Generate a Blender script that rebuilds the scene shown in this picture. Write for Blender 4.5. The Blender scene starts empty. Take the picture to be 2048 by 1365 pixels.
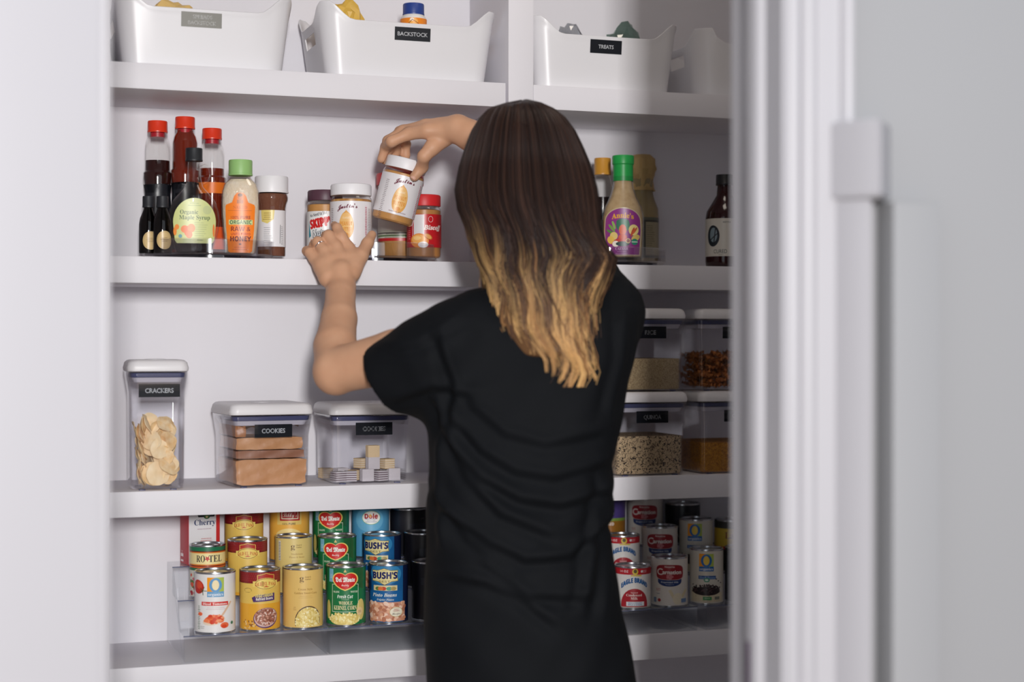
import bpy, bmesh, math, random
import numpy as np
from mathutils import Vector, Matrix
random.seed(7)
PI = math.pi
scene = bpy.context.scene
COL = scene.collection

# ---------------------------------------------------------------- camera
CAM_H = 1.30
FPX = 3235.3                                   # focal length in pixels of the 2048 x 1365 frame
CAM = Vector((-0.2723, -2.9819, CAM_H))
yaw, pitch, roll = math.radians(19.174), math.radians(-0.075), math.radians(0.061)
FWD = Vector((math.sin(yaw)*math.cos(pitch), math.cos(yaw)*math.cos(pitch), math.sin(pitch)))
RGT0 = Vector((math.cos(yaw), -math.sin(yaw), 0)); UP0 = RGT0.cross(FWD)
RGT = RGT0*math.cos(roll) + UP0*math.sin(roll); UPV = -RGT0*math.sin(roll) + UP0*math.cos(roll)
cd = bpy.data.cameras.new('camera'); cam = bpy.data.objects.new('camera', cd); COL.objects.link(cam)
M = Matrix((RGT, UPV, -FWD)).transposed().to_4x4(); M.translation = CAM; cam.matrix_world = M
cd.sensor_width = 36; cd.lens = FPX/2048*36; cd.clip_start = 0.05
cd.dof.use_dof = True; cd.dof.focus_distance = 3.12; cd.dof.aperture_fstop = 1.8
scene.camera = cam
def at(px, py, Y):
    """world point on the plane Y = const seen at a pixel of the photograph (used to read sizes and places)"""
    d = FWD*FPX + RGT*(px-1024) - UPV*(py-682.5)
    return CAM + d*((Y-CAM.y)/d.y)

# ---------------------------------------------------------------- light
scene.view_settings.view_transform = 'Standard'; scene.view_settings.look = 'None'
scene.view_settings.gamma = 1.0; scene.view_settings.exposure = 0.0
w = bpy.data.worlds.new('world'); scene.world = w; w.use_nodes = True
w.node_tree.nodes['Background'].inputs[0].default_value = (0.86, 0.92, 1.0, 1)
w.node_tree.nodes['Background'].inputs[1].default_value = 0.95
def area(name, loc, target, sx, sy, power, color=(1,1,1)):
    l = bpy.data.lights.new(name, 'AREA'); l.shape = 'RECTANGLE'; l.size = sx; l.size_y = sy; l.energy = power; l.color = color
    o = bpy.data.objects.new(name, l); COL.objects.link(o); o.location = loc
    o.rotation_euler = (Vector(target)-Vector(loc)).to_track_quat('-Z','Y').to_euler()
    return o
area('window_light', (-0.45, -4.65, 1.78), (0.5, 0, 1.25), 0.22, 0.5, 146, (1.0, 0.975, 0.96))

area('pantry_fill_light', (0.95, -0.62, 2.56), (0.95, -0.60, 0), 0.35, 0.35, 2.2, (1.0, 0.90, 0.78))  # added warm overhead fill to lift the dark right bay, no known fixture
scene.cycles.max_bounces = 12; scene.cycles.diffuse_bounces = 8; scene.cycles.transparent_max_bounces = 40
# ---------------------------------------------------------------- materials
def lin(c):
    out = []
    for v in c[:3]:
        v = v/255.0
        out.append(v/12.92 if v <= 0.04045 else ((v+0.055)/1.055)**2.4)
    return (*out, 1.0)
_M = {}
def mat(c, rough=0.5, metal=0.0, name=None, bump=None, spec=0.5, sheen=0.0, mottle=None):
    k = (tuple(c), rough, metal, bump, spec, sheen, mottle)
    if k in _M: return _M[k]
    m = bpy.data.materials.new(name or 'paint_%d_%d_%d' % tuple(c[:3])); m.use_nodes = True
    nt = m.node_tree; b = nt.nodes['Principled BSDF']
    b.inputs['Base Color'].default_value = lin(c); b.inputs['Roughness'].default_value = rough
    b.inputs['Metallic'].default_value = metal; b.inputs['Specular IOR Level'].default_value = spec
    if sheen: b.inputs['Sheen Weight'].default_value = sheen
    if bump or mottle:
        tc = nt.nodes.new('ShaderNodeTexCoord')
    if bump:
        n = nt.nodes.new('ShaderNodeTexNoise'); n.inputs['Scale'].default_value = bump[0]; n.inputs['Detail'].default_value = 3
        bp = nt.nodes.new('ShaderNodeBump'); bp.inputs['Strength'].default_value = bump[1]; bp.inputs['Distance'].default_value = 0.002
        nt.links.new(tc.outputs['Object'], n.inputs['Vector']); nt.links.new(n.outputs[0], bp.inputs['Height']); nt.links.new(bp.outputs[0], b.inputs['Normal'])
    if mottle:                                   # (scale, second colour, contrast)
        n2 = nt.nodes.new('ShaderNodeTexNoise'); n2.inputs['Scale'].default_value = mottle[0]; n2.inputs['Detail'].default_value = 4
        r = nt.nodes.new('ShaderNodeValToRGB'); r.color_ramp.elements[0].position = 0.5-mottle[2]; r.color_ramp.elements[1].position = 0.5+mottle[2]
        r.color_ramp.elements[0].color = lin(c); r.color_ramp.elements[1].color = lin(mottle[1])
        nt.links.new(tc.outputs['Object'], n2.inputs['Vector']); nt.links.new(n2.outputs[0], r.inputs[0]); nt.links.new(r.outputs[0], b.inputs['Base Color'])
    _M[k] = m; return m
def clear(tint=(235,238,242), refl=0.05, rough=0.03, name='clear_plastic'):
    k = ('clear', tuple(tint), refl, rough)
    if k in _M: return _M[k]
    m = bpy.data.materials.new(name); m.use_nodes = True; nt = m.node_tree; nt.nodes.clear()
    o = nt.nodes.new('ShaderNodeOutputMaterial'); t = nt.nodes.new('ShaderNodeBsdfTransparent'); g = nt.nodes.new('ShaderNodeBsdfGlossy')
    t.inputs[0].default_value = lin(tint); g.inputs[0].default_value = (1,1,1,1); g.inputs[1].default_value = rough
    mx = nt.nodes.new('ShaderNodeMixShader'); lw = nt.nodes.new('ShaderNodeLayerWeight'); lw.inputs[0].default_value = 0.5; pw = nt.nodes.new('ShaderNodeMath'); pw.operation = 'POWER'; pw.inputs[1].default_value = 3.5; nt.links.new(lw.outputs['Facing'], pw.inputs[0])
    mr = nt.nodes.new('ShaderNodeMapRange'); mr.inputs['To Min'].default_value = refl*0.7; mr.inputs['To Max'].default_value = 0.75
    nt.links.new(pw.outputs[0], mr.inputs[0]); nt.links.new(mr.outputs[0], mx.inputs[0])
    nt.links.new(t.outputs[0], mx.inputs[1]); nt.links.new(g.outputs[0], mx.inputs[2]); nt.links.new(mx.outputs[0], o.inputs[0])
    _M[k] = m; return m
WHITE = mat((226,224,229), 0.55, name='white_paint')
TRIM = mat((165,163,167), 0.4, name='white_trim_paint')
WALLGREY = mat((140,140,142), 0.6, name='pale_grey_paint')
BASKET = mat((226,225,228), 0.35, name='white_plastic')
METAL = mat((200,202,206), 0.25, 1.0, name='tin')
GLASS = clear((252,252,251), 0.05, 0.02, 'clear_glass')
PLASTIC = clear((253,253,254), 0.04, 0.05, 'clear_plastic')
ACRYL = clear((251,252,253), 0.06, 0.04, 'clear_acrylic')
EDGEBLUE = mat((74,78,112), 0.3, name='blue_grey_seal')
BLACKLABEL = mat((16,20,30), 0.45, name='black_label')

# ---------------------------------------------------------------- mesh helpers
def link(name, me, parent=None, loc=None, rz=None):
    o = bpy.data.objects.new(name, me); COL.objects.link(o)
    if parent: o.parent = parent
    if loc is not None: o.location = loc
    if rz is not None: o.rotation_euler = (0,0,rz)
    return o
def finish(name, bm, mats, parent=None, smooth=True, angle=35, loc=None, rz=None):
    bmesh.ops.recalc_face_normals(bm, faces=bm.faces)
    me = bpy.data.meshes.new(name); bm.to_mesh(me); bm.free()
    for m in (mats if isinstance(mats, (list,tuple)) else [mats]): me.materials.append(m)
    if smooth:
        me.polygons.foreach_set('use_smooth', [True]*len(me.polygons))
        me.set_sharp_from_angle(angle=math.radians(angle))
    return link(name, me, parent, loc, rz)
def thing(name, label, cat, loc=(0,0,0), rz=0, group=None):
    o = bpy.data.objects.new(name, None); COL.objects.link(o); o.empty_display_size = 0.05
    o.location = loc; o.rotation_euler = (0,0,rz); return tag(o, label, cat, group)
def tag(o, label, cat, group=None, kind=None):
    o['label'] = label; o['category'] = cat
    if group: o['group'] = group
    if kind: o['kind'] = kind
    return o
def struct(o, label=None):
    o['kind'] = 'structure'
    if label: o['label'] = label
    return o
def box(bm, x0,x1,y0,y1,z0,z1, bev=0, mi=0):
    v = [bm.verts.new((x,y,z)) for x in (x0,x1) for y in (y0,y1) for z in (z0,z1)]
    fs = [bm.faces.new([v[i] for i in q]) for q in ((0,1,3,2),(4,6,7,5),(0,4,5,1),(2,3,7,6),(0,2,6,4),(1,5,7,3))]
    for f in fs: f.material_index = mi
    if bev:
        es = list({e for f in fs for e in f.edges})
        r = bmesh.ops.bevel(bm, geom=es, offset=bev, segments=2, profile=0.6, affect='EDGES')
        for f in r['faces']: f.material_index = mi
    return v
def boxobj(name, x0,x1,y0,y1,z0,z1, m, parent=None, bev=0.0015):
    bm = bmesh.new(); box(bm,x0,x1,y0,y1,z0,z1,bev); return finish(name, bm, m, parent)
def lathe(prof, n=40, bm=None, ys=1.0, cx=0, cy=0, mi=0):
    """closed solid of revolution; ys flattens it front to back"""
    bm = bm or bmesh.new(); rings = []
    for r, z in prof:
        if r <= 1e-6: rings.append([bm.verts.new((cx,cy,z))])
        else: rings.append([bm.verts.new((cx+r*math.cos(2*PI*i/n), cy+ys*r*math.sin(2*PI*i/n), z)) for i in range(n)])
    for a, b in zip(rings, rings[1:]):
        for i in range(n):
            j = (i+1) % n
            if len(a) == 1 and len(b) == 1: break
            if len(a) == 1: f = bm.faces.new((a[0], b[i], b[j]))
            elif len(b) == 1: f = bm.faces.new((a[i], a[j], b[0]))
            else: f = bm.faces.new((a[i], a[j], b[j], b[i]))
            f.material_index = mi
    return bm
def rrect(hx, hy, r, n=5):
    pts = []
    for cxx, cyy, a0 in ((hx-r,hy-r,0),(-hx+r,hy-r,90),(-hx+r,-hy+r,180),(hx-r,-hy+r,270)):
        for k in range(n+1):
            a = math.radians(a0+90*k/n); pts.append((cxx+r*math.cos(a), cyy+r*math.sin(a)))
    return pts
def loft(levels, n=5, cap0=True, cap1=True, bm=None, mi=0):
    """levels: (z, half x, half y, corner radius)"""
    bm = bm or bmesh.new(); rings = []
    for z, hx, hy, r in levels: rings.append([bm.verts.new((x,y,z)) for x,y in rrect(hx,hy,r,n)])
    for a, b in zip(rings, rings[1:]):
        k = len(a)
        for i in range(k):
            f = bm.faces.new((a[i], a[(i+1)%k], b[(i+1)%k], b[i])); f.material_index = mi
    if cap0: bm.faces.new(rings[0][::-1]).material_index = mi
    if cap1: bm.faces.new(rings[-1]).material_index = mi
    return bm
def tube(bm, pts, r, n=8, mi=0, cap=True):
    pts = [Vector(p) for p in pts]; rings = []; up = Vector((0.31,0.17,0.93)).normalized()
    for i, p in enumerate(pts):
        t = (pts[min(i+1,len(pts)-1)]-pts[max(i-1,0)]).normalized()
        a = t.cross(up).normalized(); b = t.cross(a)
        rr = r[i] if isinstance(r,(list,tuple)) else r
        rings.append([bm.verts.new(p + (a*math.cos(2*PI*k/n)+b*math.sin(2*PI*k/n))*rr) for k in range(n)])
    for a, b in zip(rings, rings[1:]):
        for k in range(n): bm.faces.new((a[k],a[(k+1)%n],b[(k+1)%n],b[k])).material_index = mi
    if cap: bm.faces.new(rings[0][::-1]).material_index = mi; bm.faces.new(rings[-1]).material_index = mi

# ---------------------------------------------------------------- printed artwork (millimetres, wrapped on to a surface)
def _alpha(s, base):
    return ''.join(chr(base+ord(c)-65) if 'A'<=c<='Z' else chr(base+26+ord(c)-97) if 'a'<=c<='z' else c for c in s)
FONTS = {'sans': None, 'serif': 0x1D400, 'italic': 0x1D468, 'script': 0x1D4D0, 'bold': 0x1D5D4, 'black': 0x1D56C, 'boldit': 0x1D63C}
_T = {}
def text_mesh(s, font):
    k = (s, font)
    if k not in _T:
        c = bpy.data.curves.new('lettering', 'FONT'); c.body = _alpha(s, FONTS[font]) if FONTS[font] else s; c.resolution_u = 3
        o = bpy.data.objects.new('lettering', c); m = bpy.data.meshes.new_from_object(o)
        v = [(a.co.x, a.co.y) for a in m.vertices]; f = [tuple(p.vertices) for p in m.polygons]
        bpy.data.objects.remove(o); bpy.data.curves.remove(c); bpy.data.meshes.remove(m)
        _T[k] = (v, f)
    return _T[k]
class Art:
    def __init__(self): self.items = []; self.layer = 0; self.clip = None
    def add(self, v, f, col, rough=0.35, same=False):
        if not same: self.layer += 1
        self.items.append((v, f, tuple(col), rough, self.layer)); return self
    def poly(self, pts, col, **k): return self.add(list(pts), [tuple(range(len(pts)))], col, **k)
    def stretch(self, s, dx=0, sv=1.0, v0=0):
        self.items = [(([(a*s+dx, v0+(b-v0)*sv) for a,b in v]) if max(abs(a) for a,_ in v) < 46 else v, f, c, r, l) for v,f,c,r,l in self.items]; return self
    def rect(self, x0, y0, x1, y1, col, **k): return self.poly([(x0,y0),(x1,y0),(x1,y1),(x0,y1)], col, **k)
    def ell(self, cx, cy, rx, ry, col, n=28, rot=0, **k):
        c, s = math.cos(math.radians(rot)), math.sin(math.radians(rot))
        return self.poly([(cx+rx*math.cos(a)*c-ry*math.sin(a)*s, cy+rx*math.cos(a)*s+ry*math.sin(a)*c) for a in [2*PI*i/n for i in range(n)]], col, **k)
    def ring(self, cx, cy, rx, ry, t, col, n=32, a0=0, a1=360, **k):
        full = a1-a0 >= 360; m = n if full else n+1
        v = []; 
        for i in range(m):
            a = math.radians(a0+(a1-a0)*i/n); v += [((rx)*math.cos(a)+cx, ry*math.sin(a)+cy), ((rx-t)*math.cos(a)+cx, (ry-t)*math.sin(a)+cy)]
        f = [(2*i, 2*((i+1)%m), 2*((i+1)%m)+1, 2*i+1) for i in range(m if full else m-1)]
        return self.add(v, f, col, **k)
    def line(self, pts, wd, col, **k):
        first = True
        for (x0,y0),(x1,y1) in zip(pts, pts[1:]):
            l = math.hypot(x1-x0,y1-y0) or 1; nx, ny = -(y1-y0)/l*wd/2, (x1-x0)/l*wd/2
            self.add([(x0+nx,y0+ny),(x0-nx,y0-ny),(x1-nx,y1-ny),(x1+nx,y1+ny)], [(0,1,2,3)], col, same=not first or k.get('same',False)); first = False
        return self
    def frame(self, x0,y0,x1,y1,t,col): return self.line([(x0,y0),(x1,y0),(x1,y1),(x0,y1),(x0,y0)], t, col)
    def text(self, s, cx, cy, h, col, w=None, font='bold', rot=0, bend=0, shear=0, fat=0, same=False):
        """h cap height, w total width when given; bend lifts the middle"""
        v, f = text_mesh(s, font)
        if not v: return self
        x0 = min(p[0] for p in v); x1 = max(p[0] for p in v)
        sy = h/0.70; sx = (w/(x1-x0)) if w else sy*0.92
        xm = (x0+x1)/2; c, sn = math.cos(math.radians(rot)), math.sin(math.radians(rot)); out = []
        for x, y in v:
            X = (x-xm)*sx; Y = (y-0.35)*sy; X += shear*Y
            Y -= bend*X*X; out.append((cx+X*c-Y*sn, cy+X*sn+Y*c))
        self.add(out, f, col, same=same)
        if fat:
            for dx, dy in ((fat,0),(-fat,0),(0,fat),(0,-fat)): self.add([(a+dx,b+dy) for a,b in out], f, col, same=True)
        return self
    def blobs(self, inside, n, r, cols, box_, ar=0.8, seed=1):
        rnd = random.Random(seed); x0,y0,x1,y1 = box_; k = 0; tries = 0
        while k < n and tries < n*20:
            tries += 1; x, y = rnd.uniform(x0,x1), rnd.uniform(y0,y1)
            if not inside(x,y): continue
            rr = r*rnd.uniform(0.75,1.2); self.ell(x, y, rr, rr*ar, rnd.choice(cols), n=9, rot=rnd.uniform(0,180), same=(k % 5 != 0)); k += 1
        return self
    def tiny(self, cx, cy, wd, rows, col, pitch=1.6, t=0.55, seed=3, align='C'):
        """rows of print too small to read"""
        rnd = random.Random(seed)
        for i in range(rows):
            ww = wd*rnd.uniform(0.6,1.0); x = cx-ww/2 if align == 'C' else cx-wd/2; y = cy-i*pitch; e = x+ww; first = True
            while x < e:
                l = rnd.uniform(0.8,2.6); self.rect(x, y-t/2, min(x+l,e), y+t/2, col, same=not (first and i == 0)); x += l+0.5; first = False
        return self
    def build(self, name, fn, parent, curved=True, step=3.0, lift=0.00005, base=0.0002, label=None, vstep=None):
        """fn(u, v, off) -> local point; u, v in mm"""
        mats, idx = [], {}
        out = bmesh.new()
        for v, f, col, rough, layer in self.items:
            k = (col, rough)
            if k not in idx: idx[k] = len(mats); mats.append(mat(col, rough, spec=0.5 if rough < 0.5 else 0.15))
            bm = bmesh.new(); vs = [bm.verts.new((a,b,0)) for a,b in v]
            for q in f:
                try: bm.faces.new([vs[i] for i in q])
                except ValueError: pass
            if curved or vstep:
                big = [q for q in bm.faces if len(q.verts) > 4]
                if big: bmesh.ops.triangulate(bm, faces=big)
            if self.clip:
                for c_, s_ in ((self.clip[0],-1),(self.clip[1],1)): bmesh.ops.bisect_plane(bm, geom=list(bm.verts)+list(bm.edges)+list(bm.faces), plane_co=(0,c_,0), plane_no=(0,s_,0), dist=1e-5, clear_outer=True)
            if not bm.verts: bm.free(); continue
            for ax, st in ((0, step if curved else None), (1, vstep)):
                if not st: continue
                a0 = min(p.co[ax] for p in bm.verts); a1 = max(p.co[ax] for p in bm.verts)
                for t in range(math.ceil(a0/st+1e-6), math.floor(a1/st-1e-6)+1):
                    no = (1,0,0) if ax == 0 else (0,1,0); co = (t*st,0,0) if ax == 0 else (0,t*st,0)
                    bmesh.ops.bisect_plane(bm, geom=list(bm.verts)+list(bm.edges)+list(bm.faces), plane_co=co, plane_no=no, dist=1e-5)
            bm.verts.index_update(); off = base+layer*lift
            nv = [out.verts.new(fn(p.co.x, p.co.y, off)) for p in bm.verts]
            for q in bm.faces:
                try: out.faces.new([nv[p.index] for p in q.verts]).material_index = idx[k]
                except ValueError: pass
            bm.free()
        me = bpy.data.meshes.new(name); out.to_mesh(me); out.free()
        for m in mats: me.materials.append(m)
        me.polygons.foreach_set('use_smooth', [True]*len(me.polygons))
        o = link(name, me, parent)
        if label: o['label'] = label
        return o
def on_cyl(r, z0=0.0):
    return lambda u, v, off: ((r+off)*math.sin(u/1000/r), -(r+off)*math.cos(u/1000/r), z0+v/1000)
def on_plane(y, z0=0.0, x0=0.0):
    return lambda u, v, off: (x0+u/1000, y-off, z0+v/1000)
def on_ell(a, b, z0=0.0):
    return lambda u, v, off: (u/1000, -b*math.sqrt(max(0.0, 1-(u/1000/a)**2))-off, z0+v/1000)
def face_cam(p):            # rotation that turns a thing's front (-Y) to where the photographer stands
    d = CAM-Vector(p); return math.atan2(d.x, -d.y)
# ================================================================ setting: pantry, shelves, doorway
ZA0, ZA1 = CAM_H+0.4518, CAM_H+0.4988          # shelf undersides and tops
ZB0, ZB1 = CAM_H+0.1004, CAM_H+0.1488
ZC0, ZC1 = CAM_H-0.3232, CAM_H-0.2768
ZD0, ZD1 = CAM_H-0.6453, CAM_H-0.5948
SD = 0.25                                       # shelf depth
XL, XR = 0.0, 1.74
XD0, XD1 = at(1013,150,0).x, at(1067,150,0).x   # upright between the two bays
def S(name, x0,x1,y0,y1,z0,z1, m=WHITE, bev=0.001, label=None):
    return struct(boxobj(name, x0,x1,y0,y1,z0,z1, m, None, bev), label)
S('floor', -3.2,3.6,-6.2,0.4,-0.06,0, mat((158,140,122),0.5,name='oak_floor',mottle=(3,(140,120,100),0.3)))
S('wall_back', -0.5,XR+0.1,SD,SD+0.1,0,2.6)
S('wall_left', -0.5,0.0,-0.001,SD,0,2.6)
S('wall_right', XR,XR+0.1,-1.135,SD,0,2.6)
S('wall_side_left', -0.6,-0.5,-1.135,SD+0.1,0,2.6)
S('ceiling', -0.6,XR+0.1,-1.25,SD+0.1,2.6,2.68)
JX0, JX1, JY0, JY1 = -0.117, 0.664, -1.262, -1.135  # door opening
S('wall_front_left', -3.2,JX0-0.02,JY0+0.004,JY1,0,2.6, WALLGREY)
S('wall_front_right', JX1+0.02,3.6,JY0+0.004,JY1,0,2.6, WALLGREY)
S('wall_header', JX0-0.02,JX1+0.02,JY0+0.004,JY1,2.07,2.6, WHITE)
# shelf boards
for name, z0, z1, lab in (('shelf_board', ZA0, ZA1, 'thick white shelf board that carries the tall white baskets'),
                    ('shelf_board', ZB0, ZB1, 'thick white shelf board under the bottles and nut butter jars'),
                    ('shelf_board', ZC0, ZC1, 'thick white shelf board under the clear food containers'),
                    ('shelf_board', ZD0, ZD1, 'lowest thick white shelf board in view, under the tins'),
                    ('shelf_board', ZD0-0.34, ZD0-0.29, 'white shelf board below the tins, near the floor')):
    for x0, x1, side in ((XL, XD0-0.0015, 'left bay'), (XD1, XR, 'right bay')):
        o = boxobj(name, x0, x1, 0.0, SD, z0, z1, WHITE, None, 0.0012); tag(o, lab+', '+side, 'shelf', 'shelf boards')
tag(boxobj('upright_panel', XD0+0.004, XD1, 0.0, SD, 0, 2.6, WHITE, None, 0.0015), 'vertical white panel that divides the two shelf bays', 'panel')
# door jamb, stop and fluted casing on the right; plain ones on the left
def profile_prism(name, pts, z0, z1, m):
    bm = bmesh.new(); a = [bm.verts.new((x,y,z0)) for x,y in pts]; b = [bm.verts.new((x,y,z1)) for x,y in pts]; n = len(pts)
    for i in range(n): bm.faces.new((a[i],a[(i+1)%n],b[(i+1)%n],b[i]))
    bm.faces.new(a[::-1]); bm.faces.new(b); return struct(finish(name, bm, m, None, True, 50))
jr = [(JX1+0.02,JY1),(JX1,JY1),(JX1,JY1-0.046),(JX1-0.006,JY1-0.049),(JX1-0.009,JY1-0.053),(JX1-0.009,JY1-0.082),(JX1-0.006,JY1-0.086),(JX1,JY1-0.089),(JX1,JY0-0.006),(JX1+0.02,JY0-0.006)]
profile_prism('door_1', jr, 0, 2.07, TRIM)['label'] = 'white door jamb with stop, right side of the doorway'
cr = [(JX1+0.006,JY0+0.004)]
x = JX1+0.006; wC = 0.086
for t, d in ((0,0.010),(0.03,0.014),(0.10,0.016),(0.17,0.015),(0.21,0.010),(0.25,0.009),(0.29,0.014),(0.36,0.0165),(0.43,0.014),(0.47,0.010),(0.52,0.011),(0.70,0.0135),(0.80,0.0155),(0.84,0.012),(0.88,0.019),(0.94,0.022),(0.985,0.021),(1.0,0.016)):
    cr.append((x+t*wC, JY0+0.004-d))
cr.append((x+wC, JY0+0.004))
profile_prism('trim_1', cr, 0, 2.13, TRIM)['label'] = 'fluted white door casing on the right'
jl = [(JX0-0.02,JY1),(JX0-0.02,JY0-0.004),(JX0,JY0-0.004),(JX0,JY1)]
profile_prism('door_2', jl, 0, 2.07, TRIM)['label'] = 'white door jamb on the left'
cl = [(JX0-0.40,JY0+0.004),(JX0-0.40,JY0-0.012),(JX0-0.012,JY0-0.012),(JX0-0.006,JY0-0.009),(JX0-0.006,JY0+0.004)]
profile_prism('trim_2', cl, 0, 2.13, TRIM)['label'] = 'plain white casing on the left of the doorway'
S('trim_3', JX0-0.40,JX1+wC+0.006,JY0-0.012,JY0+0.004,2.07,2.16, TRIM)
# latch plate on the jamb (dark slot low on the right)
p = at(1521,1283,JY1-0.07)
tag(boxobj('latch_plate', JX1-0.0125, JX1-0.0088, JY1-0.0705, JY1-0.0665, p.z-0.13, p.z, mat((70,52,72),0.35,0.6), None, 0.0005), 'narrow dark latch strip on the white door jamb', 'latch')
# wall block with post at the casing edge
xg = JX1+0.006+wC
g = thing('wall_bracket', 'blurred pale block with an upright post below, fixed beside the white door casing', 'bracket', (xg, JY0, 0), 0)
z1 = at(1720,240,JY0-0.04).z; z0 = at(1720,396,JY0-0.04).z
def ridge(name, xl, xr, pr, za, zb):
    pts = [(xl,0.003),(xl,-0.016),(0.004,-pr),(xr,-0.014),(xr,0.003)]
    bm = bmesh.new(); a = [bm.verts.new((x,y,za)) for x,y in pts]; b = [bm.verts.new((x,y,zb)) for x,y in pts]
    for i in range(5): bm.faces.new((a[i],a[(i+1)%5],b[(i+1)%5],b[i]))
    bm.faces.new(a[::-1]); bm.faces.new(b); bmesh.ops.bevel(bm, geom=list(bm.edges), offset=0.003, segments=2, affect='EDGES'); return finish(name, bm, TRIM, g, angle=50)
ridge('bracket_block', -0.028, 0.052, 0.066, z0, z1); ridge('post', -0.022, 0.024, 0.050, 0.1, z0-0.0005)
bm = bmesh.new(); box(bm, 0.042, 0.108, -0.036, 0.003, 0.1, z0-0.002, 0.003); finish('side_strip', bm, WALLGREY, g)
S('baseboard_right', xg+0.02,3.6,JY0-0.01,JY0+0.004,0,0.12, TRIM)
# ================================================================ tins on the clear stepped risers
NAVY=(28,38,104); RED=(196,38,44); CREAM=(232,214,150)
def wrap(a, r, H, col): a.clip = (2.2,H-3.2); a.rect(-PI*r*1000+0.1, 1, PI*r*1000-0.1, H-1, col); return a
def fr_organic(a, H, band, label, black=False):
    t = H-9
    a.rect(-13,t-26,-2,t,(247,160,30)).rect(-2,t-26,12,t,(176,196,88)).rect(-13,t-36,12,t-26,(110,164,204) if not black else (30,104,176))
    a.ell(-0.5,t-14,9.3,13,(98,156,204) if not black else (40,110,180)).ell(-0.5,t-14,5.2,9.3,(244,226,180) if not black else (236,200,60))
    a.text('organics',-0.5,t-31,5.4,(245,247,250),w=22,font='serif')
    a.rect(-22 if not black else -14,t-52,19 if not black else 16,t-45,band); a.text(label,-1.5 if not black else 1,t-48.5,4.4,(250,245,240) if not black else (150,180,220),w=37 if not black else 27,font='serif')
def art_tomato(r, H):
    a = Art(); wrap(a,r,H,(236,234,232)); fr_organic(a,H,(214,48,40),'Diced Tomatoes')
    a.ell(-29,H-27,11,13,(196,44,34),rot=15).ell(-27,H-24,6,7,(222,80,52),rot=15)
    for k in range(5): a.line([(-20,H-34),(-20+7*math.cos(k*1.2),H-34+8*math.sin(k*1.2))],1.2,(70,84,50),same=k>0)
    a.tiny(0,48,36,2,(200,150,160),3); a.tiny(-27,50,5,14,(90,120,100),3.2,1.3,4)
    a.line([(7,30),(24,58)],3.2,(226,190,160)).ell(-3,24,17,8,(236,214,190),rot=12).ell(-3,27,14,7.5,(228,92,50),rot=12)
    a.blobs(lambda x,y:((x+3)/14)**2+((y-27)/8)**2<1,22,3.4,[(232,96,52),(240,130,84),(214,66,36),(246,160,116)],(-18,18,12,36),seed=5)
    a.ell(13,15,6.5,5.5,(236,112,70)).ell(12,13,4,3.5,(222,76,44)).ell(-24,36,4,3.4,(238,110,70)).ell(26,18,2.6,3,(60,120,90))
    a.tiny(-20,13,10,2,(150,150,150),3,1)
    return a.stretch(1.25,3)
def art_blackbean(r, H):
    a = Art(); wrap(a,r,H,(214,208,196)); fr_organic(a,H,(36,84,150),'Black Beans',True)
    a.ell(0,56-6,5,4.4,(58,150,116)).ell(0,50,3,2,(220,230,220)).ell(-2,24,27,12,(150,120,90)).rect(-30,5,30,24,(214,200,170)).ell(-1,27,25.5,9,(40,26,30))
    a.blobs(lambda x,y:((x+1)/26)**2+((y-31)/9.5)**2<1,120,1.9,[(34,22,28),(62,42,48),(24,16,20),(88,66,70),(46,30,34)],(-28,20,26,42),seed=2)
    for x,y in ((16,52),(20,48),(25,44),(-24,40)): a.ell(x,y,1.5,1.2,(40,26,30),rot=30)
    a.rect(-6,9,8,16,(70,140,84)).tiny(1,13,12,1,(210,220,200),2,1).rect(13,10,22,16,(120,120,110)); return a.stretch(1.22,1)
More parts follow.
